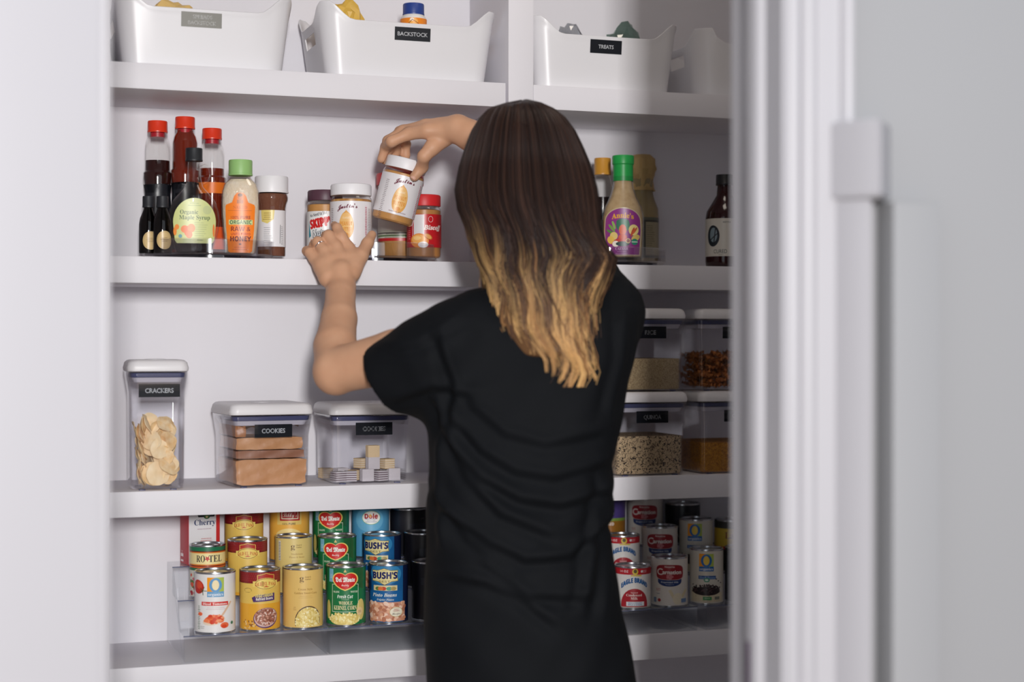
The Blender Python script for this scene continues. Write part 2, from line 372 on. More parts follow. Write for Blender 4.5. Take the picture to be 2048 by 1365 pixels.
def art_oep(r, H, full=True):
    a = Art(); wrap(a,r,H,(226,190,92)); W = PI*r*1000
    a.rect(-W,2.2,W,H*0.45 if full else 8,(226,166,50)).rect(-W,H-22,W,H-3.2,(128,26,34)).poly([(-W,H-22)]+[(-W+i*2*W/40,H-22-(2.2 if i%2 else 0.4)) for i in range(41)]+[(W,H-22)],(128,26,34),same=True)
    first = True
    for i in range(-14,15):
        for j in range(4): a.rect(i*4-1.4+(2 if j%2 else 0),H-20.5+j*4.2,i*4+1.2+(2 if j%2 else 0),H-17.2+j*4.2,(152,42,40),same=not first); first = False
    lx = 12 if full else 1; t = H-24
    a.poly([(lx-15,t+14),(lx-9,t+15),(lx,t+17.5),(lx+9,t+15),(lx+15,t+14),(lx+13,t+2),(lx-13,t+2)],(178,52,42)).line([(lx-15,t+2),(lx-15,t+15),(lx-8,t+16),(lx,t+18.5),(lx+8,t+16),(lx+15,t+15),(lx+15,t+2)],1.0,(236,200,96))
    a.ell(lx,t-1,20,11,(236,208,110)).rect(lx-23,t-6,lx+23,t+4,(236,208,110),same=True).ring(lx,t-1,19,10,0.9,(120,80,30))
    a.text('Old El Paso'.upper(),lx,t-0.5,6.4,(190,60,34),w=38,font='serif',bend=0.006).poly([(lx-6,t-7),(lx,t-4.6),(lx+6,t-7)],(190,60,34)).tiny(lx,t-8.6,10,1,(150,110,50))
    if full:
        a.stretch(1.08,0).poly([(-14,62),(-8,58),(-11,54),(30,56),(30,70),(-4,68)],(78,50,108)).text('VEGETARIAN',9,66,5.4,(246,226,120),w=34,rot=3,font='bold').text('Refried Beans',10,60,4.6,(248,240,220),w=32,rot=3,font='bold')
        a.ring(-22,76,8,4,0.6,(110,90,50),a0=-30,a1=220).tiny(-22,72,14,1,(110,90,50))
        a.ell(13,24,24,19,(96,58,100),rot=8).ell(13,25,22.4,17.4,(212,178,170),rot=8).ell(13,26,20.5,15.5,(148,96,76),rot=8)
        a.blobs(lambda x,y:((x-13)/20.5)**2+((y-26)/15.5)**2<1,150,1.8,[(176,112,92),(150,84,66),(206,150,128),(132,72,56),(226,196,184)],(-9,8,36,44),seed=4)
        a.blobs(lambda x,y:x+y<8 and y<22,26,2.2,[(206,160,90),(150,96,50),(232,196,130)],(-29,5,-4,20),ar=.6,seed=6)
    return a
def art_gg(r, H, corn=True):
    a = Art(); wrap(a,r,H,(226,190,112) if corn else (222,198,124)); BR = (120,90,42)
    x = 0; t = H-18
    a.text('g',x-5,t,11,BR,w=8,font='serif').text('Good &',x+7,t+2,2.6,BR,w=11,font='serif').text('Gather',x+7,t-2.2,2.6,BR,w=11,font='serif')
    if corn:
        a.text('Cream Style',x+2,H-39,4,(166,124,56),w=27,font='serif').text('Golden Sweet Corn',x+3,H-46,4,(166,124,56),w=44,font='serif').tiny(x+3,H-52,34,2,(186,146,80),3.2)
        a.tiny(-18,40,6,3,(150,110,60),2.5,.7)
        a.ell(8,13,26,29,(78,50,44)).rect(-40,2.2,40,4.2,(226,190,112)).ell(8,12,24.6,28,(232,212,140))
        a.blobs(lambda x,y:((x-8)/24)**2+((y-12)/27)**2<1 and y>4,190,2.1,[(240,222,150),(226,200,116),(248,236,186),(216,188,100)],(-17,4,33,40),seed=8)
        a.rect(-40,2.2,40,3.6,(226,190,112))
    else:
        a.text('Mushroom',x+3,H-33,3.6,(176,140,76),w=23,font='serif').text('Pieces & Stems',x+3,H-39,3.6,(176,140,76),w=30,font='serif').tiny(x+3,H-46,28,2,(186,150,86),3)
        a.rect(-36,H-46,-30,H-8,(232,226,210))
        for k in range(12): a.rect(-35.6,H-45+k*3,-30.5,H-43.8+k*3,(60,58,60),same=k>0)
    return a
def art_corn(r, H):
    a = Art(); wrap(a,r,H,(26,116,66)); t = H-26
    a.rect(-34,H-30,-23,H-5,(120,180,206)).tiny(-28,H-16,8,3,(220,236,240),3,.8).poly([(16,H-4),(40,H-4),(40,H-44),(22,H-38)],(36,92,50))
    a.ell(34,30,10,20,(226,204,120)).ell(-36,30,6,18,(214,196,110),same=True).line([(-25,t-8),(-25,t-8-52)],0.8,(225,236,215)).line([(-25,t-60),(27,t-60),(27,t-8),(-25,t-8)],0.8,(225,236,215))
    x = 1
    def heart(s, c): a.ell(x-10*s,t+2*s,13*s,11*s,c).ell(x+10*s,t+2*s,13*s,11*s,c,same=True).poly([(x-21.5*s,t-3*s),(x-16*s,t-10*s),(x-8*s,t-15*s),(x,t-18*s),(x+8*s,t-15*s),(x+16*s,t-10*s),(x+21.5*s,t-3*s)],c,same=True)
    heart(1.12,(236,206,110)); heart(1.0,(206,38,34))
    a.text('Del Monte',x,t+1,8,(250,248,240),w=37,font='black',fat=0.35).text('Quality',x,t-9,4,(250,248,240),w=14,font='script').poly([(x-3,t+15),(x,t+21),(x+3,t+15)],(214,196,120))
    a.text('MADE',-16,t-22,3.6,(226,232,210),w=13,font='serif').text('WITH',18,t-22,3.6,(226,232,210),w=14,font='serif')
    a.text('Fresh Cut',1,t-31,6,(240,248,236),w=30,font='boldit').tiny(1,t-36.5,20,1,(220,232,210))
    a.text('WHOLE',2,t-43,6.6,(246,230,180),w=26,font='serif').text('KERNEL CORN',1,t-52,8,(246,230,180),w=44,font='serif')
    a.ell(0,12,30,11,(226,204,120))
    a.blobs(lambda x,y:((x)/31)**2+((y-14)/11)**2<1,120,2.2,[(240,220,140),(226,200,110),(250,238,176)],(-31,5,31,27),ar=.9,seed=3)
    a.ell(29,27,7,8,(236,206,150)).tiny(29,28,8,2,(120,60,50),2.6,.8); return a
def art_bush(r, H):
    a = Art(); wrap(a,r,H,(24,92,146)); W = PI*r*1000
    a.rect(-W,2.2,-34,H-3.2,(20,50,96)).rect(36,2.2,W,H-3.2,(16,28,62),same=True).ell(-2,H-18,30,20,(50,130,180))
    t = H-20
    a.poly([(-27,t+9),(-14,t+9),(-3,t+13),(8,t+9),(22,t+9),(20,t),(22,t-12),(10,t-13),(-2,t-20),(-14,t-13),(-27,t-12),(-25,t)],(126,108,50)).poly([(-25.8,t+8),(-14,t+8),(-3,t+12),(8,t+8),(20.8,t+8),(18.8,t),(20.8,t-11),(10,t-12),(-2,t-18.5),(-14,t-12),(-25.8,t-11),(-23.8,t)],(226,212,150))
    a.text("BUSH'S",-2.5,t-1,12,(24,30,96),w=44,font='bold',fat=0.5).text('BEST',-2,t-12.5,3.8,(110,92,40),w=20,font='sans').tiny(-2,t+9,14,1,(130,110,60))
    a.poly([(-23,t-20),(20,t-20),(20,t-30),(-23,t-30)],(220,206,160))
    for x,c in ((-14,(90,120,60)),(-4,(196,70,50)),(6,(50,150,120)),(13,(170,150,90)),(-9,(220,120,60))): a.ell(x,t-26,5,3.6,c)
    a.rect(-34,t-52,30,t-31,(26,96,156)).text('Pinto Beans',-3,t-38,6.6,(240,240,226),w=44,font='italic').text('Frijoles Pintos',-1,t-47,3.8,(224,230,220),w=30,font='italic')
    a.rect(-34,4,36,t-52,(206,150,126)).blobs(lambda x,y:4<y<t-53,110,4.4,[(222,164,130),(206,140,106),(236,190,160),(184,118,90),(240,206,184)],(-33,6,34,t-53),ar=.72,seed=9)
    a.stretch(1.12,0).ell(20,22,13,9.5,(196,176,120)).ell(20,22,12,8.6,(240,232,210)).text('FAMILY',20,27,2.2,(170,60,50),w=9).text('FAVORITE',20,24,2.2,(170,60,50),w=12).text('Recipes',20,19,4,(60,60,60),w=17,font='script'); return a
def art_rotel(r, H):
    a = Art(); wrap(a,r,H,(214,212,200)); W = PI*r*1000
    a.rect(-W,H-14,W,H-3.2,(32,112,76)).rect(-W,H-40,W,H-11,(120,40,24)).rect(-W,H-38,W,H-13,(226,128,44)).rect(-W,H-36,W,H-15,(240,222,158)).rect(-W,H-43,W,H-40,(206,90,40),same=True).rect(-W,H-48,W,H-43,(32,112,76),same=True)
    a.text('RO',-15,H-25,13,(34,32,42),w=17,font='serif').text('TEL',14,H-25,13,(34,32,42),w=27,font='serif')
    a.poly([(-2+(6 if i%2 else 2.6)*math.cos(PI/2+i*PI/5), H-25+(6 if i%2 else 2.6)*math.sin(PI/2+i*PI/5)) for i in range(10)],(196,50,44))
    a.blobs(lambda x,y:True,60,4,[(170,40,50),(206,120,130),(96,120,60),(216,90,60)],(-40,8,10,44),seed=11); return a
def art_libby(r, H):
    a = Art(); wrap(a,r,H,(236,178,74)); a.ell(0,H*0.4,30,20,(240,214,140)).rect(-24,H-40,26,H-3.2,(228,196,110)).rect(-18,H-32,22,H-4,(180,36,40)).rect(-15,H-29,19,H-7,(240,226,196)).rect(-13,H-27,17,H-9,(180,36,40))
    a.text("Libby's",2,H-20,9,(246,232,214),w=27,font='script').text('100% PURE',0,H-38,4,(90,60,40),w=26).ell(0,28,24,18,(226,120,30)); return a
def art_dole(r, H):
    a = Art(); wrap(a,r,H,(86,160,204)); a.ell(0,H-30,30,24,(110,180,216)).ell(4,H-26,19,14,(120,180,120)).ell(4,H-26,18,13,(246,246,240)).text('Dole',4,H-23,9,(190,40,50),w=26,font='bold',fat=.4).ell(2,H-22,2.6,3,(240,170,40)).tiny(4,H-32,24,2,(90,100,170),2.6,.8).rect(-8,H-29,16,H-28.2,(60,70,150)); return a
def art_eagle(r, H):
    a = Art(); wrap(a,r,H,(226,222,218)); W = PI*r*1000
    a.rect(-W,H-16,W,H-3.2,(184,30,42)).text('14 OZ',-20,H-9.5,4.4,(240,220,220),w=18).tiny(24,H-8,14,2,(240,210,210),3,.9).ell(17,H-9.5,2.6,2.6,(230,220,220)).ell(3,H-10,6,6.4,(222,190,60)).ell(3,H-9,3.4,3.8,(90,70,30)).rect(-6,H-19,16,H-16.4,(222,190,60),same=True)
    a.text('EAGLE BRAND',2,H-27,9,(28,96,160),w=56,font='bold',bend=0.016,fat=.5)
    a.ell(2,8,29,33,(170,36,48)).rect(-45,2.2,45,4,(184,176,170)).text('Sweetened',1,33,2.6,(238,210,205),w=14,font='serif').text('Condensed',1,28,5,(240,226,220),w=32,font='serif').text('Milk',1,21.5,5,(240,226,220),w=14,font='serif').rect(-15,6,22,14.5,(226,228,232)).text('RICH & CREAMY',3,12,2.2,(40,100,160),w=28).text('MILK & SUGAR',3,8.6,2.2,(40,100,160),w=28); return a
def art_carnation(r, H):
    a = Art(); wrap(a,r,H,(228,222,214)); t = H-30
    a.ell(2,t-19,21,10,(34,58,116)).rect(-19,t-19,23,t-6,(34,58,116),same=True)
    for c,s in (((214,196,190),1.05),((158,34,44),1.0)):
        a.poly([(2+ (24*s)*math.copysign(abs(math.cos(q))**0.5,math.cos(q)), t+(15*s)*math.copysign(abs(math.sin(q))**0.5,math.sin(q))) for q in [2*PI*i/40 for i in range(40)]],c)
    a.text('Nestle',2,t+11,3.6,(236,214,210),w=17).text('C',-15,t+1,13,(236,222,216),w=10,font='sans',fat=.5).text('arnation',6,t+0.5,8,(240,228,222),w=32,font='sans',fat=.5)
    for q in range(5): a.ell(2+3.6*math.cos(q*1.256),t-9+3*math.sin(q*1.256),2.8,2.4,(206,120,126),same=q>0)
    a.text('Evaporated Milk',2,t-20,3.4,(210,216,230),w=30,font='serif').tiny(2,t-25,20,1,(190,200,220))
    a.line([(2,34),(14,6)],5,(226,214,180)).line([(16,8),(34,34)],6,(230,216,176)).ell(16,16,9,12,(236,226,200)).tiny(-18,36,13,2,(180,60,60),3,1).tiny(-18,26,10,1,(90,90,110),3,1)
    a.ell(-16,13,3,3.4,(176,50,52)).rect(-28,8,-22,18,(120,140,170)).rect(22,8,34,16,(110,140,186)); return a.stretch(1.22,0)
def art_veg(r, H):
    a = Art(); wrap(a,r,H,(206,206,210)); a.rect(-60,H-58,60,H-30,(84,60,140)).ell(20,H-36,7,6,(230,210,140)).ell(16,H-54,5,6,(236,130,40)).rect(-60,2,60,H-62,(110,130,80)).blobs(lambda x,y:True,50,4,[(110,140,70),(214,150,90),(150,60,60),(226,200,150)],(-50,4,50,44),seed=13); return a
def art_great(r, H):
    a = Art(); wrap(a,r,H,(74,60,124)); a.text('great',4,H-22,8,(226,226,236),w=27,font='sans',fat=.4).text('value',4,H-34,8,(226,226,236),w=27,font='sans',fat=.4).rect(-60,20,60,H-46,(120,150,60)).rect(-60,20,60,H-52,(226,122,40),same=True).text('MIXED',6,H-58,6,(240,230,220),w=26); return a
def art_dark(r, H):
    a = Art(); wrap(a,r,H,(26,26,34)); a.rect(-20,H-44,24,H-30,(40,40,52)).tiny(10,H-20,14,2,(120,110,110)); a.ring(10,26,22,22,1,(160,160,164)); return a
def art_lima(r, H):
    a = Art(); wrap(a,r,H,(60,60,58)); a.rect(-60,H-56,60,H-18,(226,190,70)).text('La',8,H-32,14,(120,40,30),w=20,font='serif').rect(-60,H-62,60,H-56,(190,40,50)); return a
_can_cache = {}
def can_proto(r, H, ridged=False):
    """meshes of one tin: body with rolled rims, recessed lid"""
    k = (r,H)
    if k in _can_cache: return _can_cache[k]
    prof = [(0,0.0018),(r-0.004,0.0018),(r-0.0028,0),(r-0.0002,0),(r+0.0006,0.0006),(r+0.0006,0.0020),(r-0.0003,0.0028),(r-0.0003,H-0.0042),(r+0.0006,H-0.0032),(r+0.0008,H-0.0012),(r+0.0002,H),(r-0.0016,H),(r-0.0024,H-0.0008),(r-0.0026,H-0.0035)]
    bm = lathe(prof, 48); bm.normal_update()
    o = finish('can_body', bm, METAL); body = o.data; bpy.data.objects.remove(o)
    bm = lathe([(r-0.0026,H-0.0036),(r-0.005,H-0.0030),(r-0.007,H-0.0036),(r*0.62,H-0.0036),(r*0.6,H-0.0031),(r*0.56,H-0.0036),(0,H-0.0036)], 48)
    o = finish('lid', bm, METAL); lid = o.data; bpy.data.objects.remove(o)
    _can_cache[k] = (body, lid); return body, lid
_lab_cache = {}
def tin(px, row, r, H, art, label, rot=0.0, group=None, z=None, Y=None, pull=False):
    Yc = Y if Y is not None else ROWY[row]; p = at(px, 1150, Yc); zz = z if z is not None else ROWZ[row]
    loc = (p.x, Yc, zz); t = thing('tin_can', label, 'can', loc, face_cam(loc)+math.radians(rot), group)
    body, lid = can_proto(r, H); link('can_body', body, t); link('lid', lid, t)
    if pull:
        bm = bmesh.new(); tube(bm, [(0.011*math.cos(q), -0.012+0.008*math.sin(q), H-0.0012) for q in [2*PI*i/16 for i in range(17)]], 0.0012, 6, cap=False)
        box(bm,-0.004,0.004,-0.004,0.008,H-0.0032,H-0.0012,0.0006); finish('pull_tab', bm, METAL, t)
    k = (art, r, H)
    if k in _lab_cache: link('paper_label', _lab_cache[k], t)
    else: _lab_cache[k] = art(r, H*1000).build('paper_label', on_cyl(r), t, step=4.0).data
    return t
RZ = ZD1; T1, T2, T3 = RZ+0.050, RZ+0.103, RZ+0.156
ROWY = [0.052, 0.130, 0.207]; ROWZ = [T1, T2, T3]
def riser(px0, px1, label):
    """clear acrylic stepped riser: three treads, three fronts, two side walls"""
    x0, x1 = at(px0,1320,0.008).x, at(px1,1320,0.008).x
    t = thing('can_riser', label, 'riser', ((x0+x1)/2, 0.008, RZ), 0, 'clear stepped risers under the tins'); hx = (x1-x0)/2; th = 0.0022
    ys = [0.0, 0.080, 0.158, 0.236]; zs = [T1-RZ-0.0003, T2-RZ-0.0003, T3-RZ-0.0003]
    for i in range(3):
        bm = bmesh.new(); box(bm,-hx+0.0022,hx-0.0022,ys[i]+(0.002 if i else 0),ys[i+1],zs[i]-th,zs[i]); finish('tread', bm, ACRYL, t, False)
        bm = bmesh.new(); box(bm,-hx+0.0022,hx-0.0022,ys[i],ys[i]+th,(zs[i-1] if i else 0.0005),zs[i]-th-0.0001); finish('front_panel', bm, ACRYL, t, False)
        bm = bmesh.new(); box(bm,-hx,hx,ys[i]-0.0006,ys[i]+0.0018,zs[i]-0.0016,zs[i]+0.0002); finish('front_lip', bm, mat((92,98,124),0.2), t, False)
    for s in (-1,1):
        bm = bmesh.new(); pts = [(0,0.0005),(0,zs[0]),(0.074,zs[0]),(0.080,zs[0]+0.008),(0.080,zs[1]),(0.152,zs[1]),(0.158,zs[1]+0.008),(0.158,zs[2]),(0.236,zs[2]),(0.236,0.0005)]
        xa, xb = (s*hx, s*(hx-0.0021)); A = [bm.verts.new((xa,y,z)) for y,z in pts]; B = [bm.verts.new((xb,y,z)) for y,z in pts]
        for i in range(len(pts)): bm.faces.new((A[i],A[(i+1)%10],B[(i+1)%10],B[i]))
        bmesh.ops.triangulate(bm, faces=[bm.faces.new(A[::-1]), bm.faces.new(B)]); finish('side_wall', bm, ACRYL, t, False)
    return t
riser(367,655,'clear acrylic three step riser at the left end of the tin shelf')
riser(659,970,'clear acrylic three step riser touching the left one, under the corn and pinto bean tins')
riser(1080,1395,'clear acrylic three step riser right of the woman, under the condensed milk tins')
riser(1411,1700,'clear acrylic three step riser at the right end, under the black bean tin')
R3 = 0.0375
tin(430,0,R3,0.1127,art_tomato,'white tin of diced tomatoes, front row at the left end',-2)
tin(520,0,R3,0.1127,art_oep,'yellow tin of vegetarian refried beans with dark red top, front row',-2)
tin(606,0,R3,0.1127,art_gg,'plain tan tin of cream style corn with a round bowl picture, front row',4)
tin(692,0,R3,0.1127,art_corn,'green tin of whole kernel corn with red badge, front row',-4)
tin(777,0,R3,0.1127,art_bush,'blue tin of pinto beans, front row',-8)
tin(862,0,R3,0.1127,art_dark,'black tin half hidden by the black shirt, front row',0)
tin(415,1,0.0335,0.1000,art_rotel,'small tin with green rims and cream band, middle row at the left end',3,pull=True)
oep2 = lambda r,H: art_oep(r,H,False)
tin(495,1,R3,0.1070,oep2,'yellow tin with dark red top and oval badge, middle row behind the refried beans',-1)
gg2 = lambda r,H: art_gg(r,H,False)
tin(587,1,0.0355,0.1100,gg2,'tan tin of mushroom pieces with a barcode, middle row',6)
tin(674,1,R3,0.1070,art_corn,'green tin with red badge, middle row behind the whole kernel corn',-6)
tin(764,1,R3,0.1070,art_bush,'blue tin with large cream badge, middle row behind the pinto beans',-16)
tin(846,1,R3,0.1070,art_dark,'black tin in the middle row beside the blue one',20)
tin(488,2,R3,0.1000,oep2,'yellow and dark red tin in the back row, next to the red and white carton',-2)
tin(579,2,0.0390,0.1120,art_libby,'orange and cream tin with red badge, back row',-2)
tin(662,2,0.0360,0.1060,art_corn,'green tin with red badge in the back row',-4)
tin(741,2,R3,0.1060,art_dole,'light blue tin with a white oval badge, back row',-4)
tin(818,2,R3,0.0950,art_dark,'dark tin in the back row, left of the woman',30)
tin(1186,0,R3,0.1127,art_veg,'tin with a purple band peeking out right of the shirt, front row',-10)
tin(1265,0,0.0372,0.0850,art_eagle,'short red and white tin of condensed milk, front row',4)
tin(1339,0,0.0372,0.1000,art_carnation,'white tin of evaporated milk with dark red badge, front row',-3)
tin(1413,0,0.0345,0.1127,art_blackbean,'white tin of black beans with orange and green logo, front row',-1)
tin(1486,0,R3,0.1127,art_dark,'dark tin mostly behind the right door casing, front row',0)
tin(1244,1,0.0365,0.0850,art_eagle,'short red and white tin in the middle row behind the condensed milk',2)
tin(1320,1,0.0365,0.1000,art_carnation,'white tin with dark red badge, middle row behind the evaporated milk',-3)
tin(1392,1,0.0350,0.1127,art_blackbean,'white tin with orange and green logo, middle row behind the black beans',-5)
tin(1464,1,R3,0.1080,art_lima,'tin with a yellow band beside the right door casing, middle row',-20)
tin(1218,2,0.0345,0.1060,art_great,'purple tin with green and orange bands, back row',-14)
tin(1290,2,R3,0.1000,art_carnation,'shaded white tin with dark red badge in the back row',-6)
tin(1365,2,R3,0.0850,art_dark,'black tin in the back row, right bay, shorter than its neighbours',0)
# red and white carton
p = at(400,1090,0.205); ct = thing('food_carton', 'tall red and white carton of cherry pouches behind the small green rimmed tin', 'carton', (p.x,0.205,T3), 0)
ct.rotation_euler.z = face_cam(p)+math.radians(20)
bm = bmesh.new(); box(bm,-0.032,0.032,-0.024,0.024,0,0.132,0.0012); bx = finish('carton_body', bm, mat((188,36,48),0.45), ct)
a = Art(); a.rect(-31.3,2,31.3,131,(232,230,232)).rect(24,2,31.3,131,(196,44,44)); a.poly([(-12,92),(20,92),(22,97),(22,104),(-14,104),(-14,97)],(26,30,36)).text('Clover Valley',4,99,4.6,(230,232,236),w=30,font='bold').ell(5,92,6,4,(60,110,60)).ell(5,92,2.6,1.8,(240,210,160))
a.text('Cherry',1,82,11,(44,60,104),w=43,font='serif').tiny(0,69,40,1,(190,170,180),3,1.6).tiny(4,50,30,3,(200,120,120),4,1.4)
a.build('printed_front', on_plane(-0.024), ct, curved=False)
a = Art(); a.rect(6,4,22,8,(240,220,220)).rect(6,14,22,20,(240,220,220)).tiny(14,25,14,2,(236,200,200),3,1)
a.build('printed_side', lambda u,v,off:(-0.032-off,0.024-u/1000*0.9,v/1000), ct, curved=False)
# ================================================================ bottles and jars on turntables (shelf B)
def turntable(px, label, z=ZB1):
    X = at(px,500,0.128).x; t = thing('turntable', label, 'turntable', (X,0.128,z), 0, 'clear round turntables'); r = 0.1225
    finish('base_ring', lathe([(0,0.0002),(r*0.86,0.0002),(r*0.86,0.006),(0,0.006)],64), clear((190,190,200),0.12,0.08,'smoked_plastic'), t)
    finish('tray', lathe([(0,0.0065),(r-0.003,0.0065),(r,0.0095),(r,0.034),(r+0.0012,0.0355),(r-0.0006,0.0365),(r-0.0026,0.035),(r-0.0026,0.0105),(0,0.0095)],72), clear((250,250,252),0.14,0.04,'turntable_plastic'), t)
    return X
TX1 = turntable(419,'clear turntable under the syrup and honey bottles')
TX2 = turntable(749,'clear turntable under the nut butter jars, held by the woman')
TX3 = turntable(1213,'clear turntable under the salad dressing, right of the woman')
ZT = ZB1+0.0097
def spot(px, Y, z=None): p = at(px,450,Y); return (p.x, Y, ZT if z is None else z)
def ptop(px, py, Y): return at(px,py,Y).z-ZT
RCAP = mat((224,58,28),0.35); DARKLIQ = mat((44,16,14),0.12,name='dark_syrup'); AMBER = mat((112,34,16),0.12,name='amber_syrup')
def ribcap(bm, r, z0, z1, n=40):
    lathe([(0,z0),(r,z0),(r*1.01,z0+0.002),(r*1.01,z0+0.0028),(r*0.985,z0+0.0035),(r*0.985,z1-0.002),(r*0.95,z1),(0,z1)], n, bm)
def syrup(px, Y, top, level, label, liq, neckfull=False, band=None):
    H = ptop(px,top,Y); t = thing('syrup_bottle', label, 'bottle', spot(px,Y), face_cam(spot(px,Y)), 'tall syrup bottles with red caps')
    s = H/0.26; R = 0.0295
    prof = [(0,0),(R*0.9,0),(R,0.006),(R,0.06*s),(R*0.88,0.085*s),(R*0.80,0.12*s),(R*0.93,0.150*s),(R*0.93,0.160*s),(R*0.82,0.164*s),(R*0.82,0.212*s),(R*0.72,0.224*s),(0.0165,0.232*s),(0.0165,0.246*s)]
    finish('bottle_glass', lathe(prof+[(0,0.246*s)],40,ys=0.85), GLASS, t)
    lz = at(px,level,Y).z-ZT; ip = [(0,0.0012)]+[(r-0.0015,max(z,0.0012)) for r,z in prof if 0 < z < lz and r>0.001]
    # liquid radius at its surface
    for (r0,z0),(r1,z1) in zip(prof,prof[1:]):
        if z0 <= lz <= z1: rr = r0+(r1-r0)*(lz-z0)/max(z1-z0,1e-6); ip += [(rr-0.0015,lz),(0,lz)]; break
    finish('syrup', lathe(ip,40,ys=0.85), liq, t)
    bm = bmesh.new(); ribcap(bm,0.019,0.238*s,H); finish('cap', bm, RCAP, t)
    finish('neck_ring', lathe([(0,0.229*s),(0.0135,0.229*s),(0.0135,0.2375*s),(0,0.2375*s)],32), mat((176,24,40),0.4), t)
    W = R*1000*0.93; a = Art(); col = (24,24,30)
    hi = 135*s if not band else 120*s
    def fn(u,v,off):
        z = v/1000; r = R
        for (r0,z0),(r1,z1) in zip(prof,prof[1:]):
            if z0 <= z <= z1 and z1 > z0: r = r0+(r1-r0)*(z-z0)/(z1-z0); break
        th = u/1000/R; return ((r+off+0.0004)*math.sin(th), -0.85*(r+off+0.0004)*math.cos(th), z)
    L = 88
    if band:
        a.rect(-L,14,L,60*s,(232,90,36))
    else:
        a.poly([(-L,12),(L,12),(L,hi-34)]+[(L-i*2*L/24, hi-10+14*math.sin(i*0.75)) for i in range(25)]+[(-L,hi-20)],(26,27,34)).poly([(6,20),(30,24),(34,58),(20,66),(8,44)],(206,196,180)).poly([(10,24),(28,28),(30,54),(20,60),(12,44)],(120,60,30)).line([(2,20),(4,50),(18,70),(36,62)],1.2,(214,180,110))
    a.build('wrap_label', fn, t, step=4, vstep=8)
    if band: Art().rect(-L,128*s,L,150*s,(238,120,34)).build('neck_label', fn, t, step=4, vstep=8)
    return t
syrup(315,0.178,243,322,'tall syrup bottle with red cap and black label, leftmost of the three',DARKLIQ)
syrup(370,0.165,235,262,'tallest syrup bottle, full to the neck, with red cap, behind the maple syrup flask',AMBER)
syrup(424,0.180,258,338,'syrup bottle with red cap and orange label, behind the flask handle',AMBER,band=1)
# small extract bottles
for px, Y, lab in ((297,0.098,'small dark vanilla bottle with black cap, leftmost on the turntable'),(325,0.074,'small dark vanilla bottle with black cap, right beside the maple syrup flask')):
    sp = spot(px,Y); H = ptop(px,393,Y); t = thing('extract_bottle', lab, 'bottle', sp, face_cam(sp), 'small extract bottles'); R = 0.0175
    pr = [(0,0),(R-0.001,0),(R,0.003),(R,0.055),(R*0.9,0.066),(0.0085,0.084),(0.0085,H-0.018)]
    finish('bottle_glass', lathe(pr+[(0,H-0.018)],32), clear((120,110,110),0.06,0.03,'smoked_glass'), t)
    finish('vanilla', lathe([(0,0.001)]+[(r-0.001,z) for r,z in pr[1:4]]+[(R*0.86,0.064),(0,0.064)],32), mat((34,14,16),0.15), t)
    bm = bmesh.new(); ribcap(bm,0.0112,H-0.021,H,24); finish('cap', bm, mat((34,36,42),0.5), t)
    a = Art(); a.ell(4,24,15,17,(212,184,130)).ell(4,24,13.6,15.4,(190,160,104)).ell(4,24,12.6,14.4,(212,184,130)); a.tiny(4,28,16,3,(110,80,50),3,.8); a.build('paper_label', on_cyl(R), t)
# maple syrup flask
sp = spot(388,0.062); H = ptop(388,297,0.062)
t = thing('maple_syrup_flask','round flat glass flask of maple syrup with black cap and green label','bottle',sp,face_cam(sp)+0.05)
B = 0.0465
def flask(inset, ztop):
    pts = [(0.030,0.0),(0.034,0.004),(0.038,0.020),(0.0455,0.045),(0.0470,0.062),(0.0455,0.080),(0.039,0.098),(0.028,0.112),(0.017,0.124),(0.0135,0.138),(0.0118,0.158),(0.0105,0.178)]
    pts = [(r-inset,max(z,inset)) for r,z in pts if z <= ztop]
    return [(0,inset)]+pts+[(0,pts[-1][1])]
def flat(bm, k=0.46):                    # the belly is flat, the neck stays round
    for v in bm.verts:
        z = v.co.z; f = k if z < 0.085 else min(1.0, k+(1-k)*(z-0.085)/0.04); v.co.y *= f
    return bm
finish('bottle_glass', flat(lathe(flask(0,1),44)), GLASS, t)
finish('maple_syrup', flat(lathe(flask(0.0022,0.040),44)), mat((26,10,10),0.1), t)
bm = bmesh.new(); ribcap(bm,0.0158,0.172,H); finish('cap', bm, mat((30,33,38),0.5), t)
bm = bmesh.new(); tube(bm,[(0.010,0,0.160),(0.020,0,0.165),(0.029,0,0.160),(0.031,0,0.148),(0.026,0,0.136),(0.016,0,0.130)],0.0030,10); finish('handle', bm, GLASS, t)
a = Art(); GL=(206,212,138)
a.poly([(-36,24),(-32,18),(32,18),(36,24)]+[(39*math.cos(q),58+44*math.sin(q)) for q in [PI*i/24-0.12 for i in range(26)]],GL)
a.text('Organic',-10,76,8,(58,92,50),w=33,font='serif').text('Maple Syrup',0,66,8,(58,92,50),w=56,font='serif').ell(23,80,8,8,(192,200,140)).tiny(0,92,24,2,(150,170,110),4,1.2)
a.ell(-18,44,7,7,(238,120,40)).ell(-12,40,7,10,(232,104,30)).ell(-6,46,7,8,(240,130,50)).ell(-10,34,6,7,(236,112,36)).ell(-35.5,40,3,8,(240,140,50)).ell(-32,48,4,5,(240,140,50)).ell(-26,31,3.4,3.4,(110,160,170))
a.tiny(12,56,24,7,(150,164,110),4,.7,align='L').tiny(10,24,16,1,(90,110,60),3,1.2).ell(35,42,2,12,(230,130,60)).tiny(-14,24,22,2,(160,180,110),4,1)
a.build('paper_label', on_ell(0.062,0.0235), t, label='pale green label', step=4)
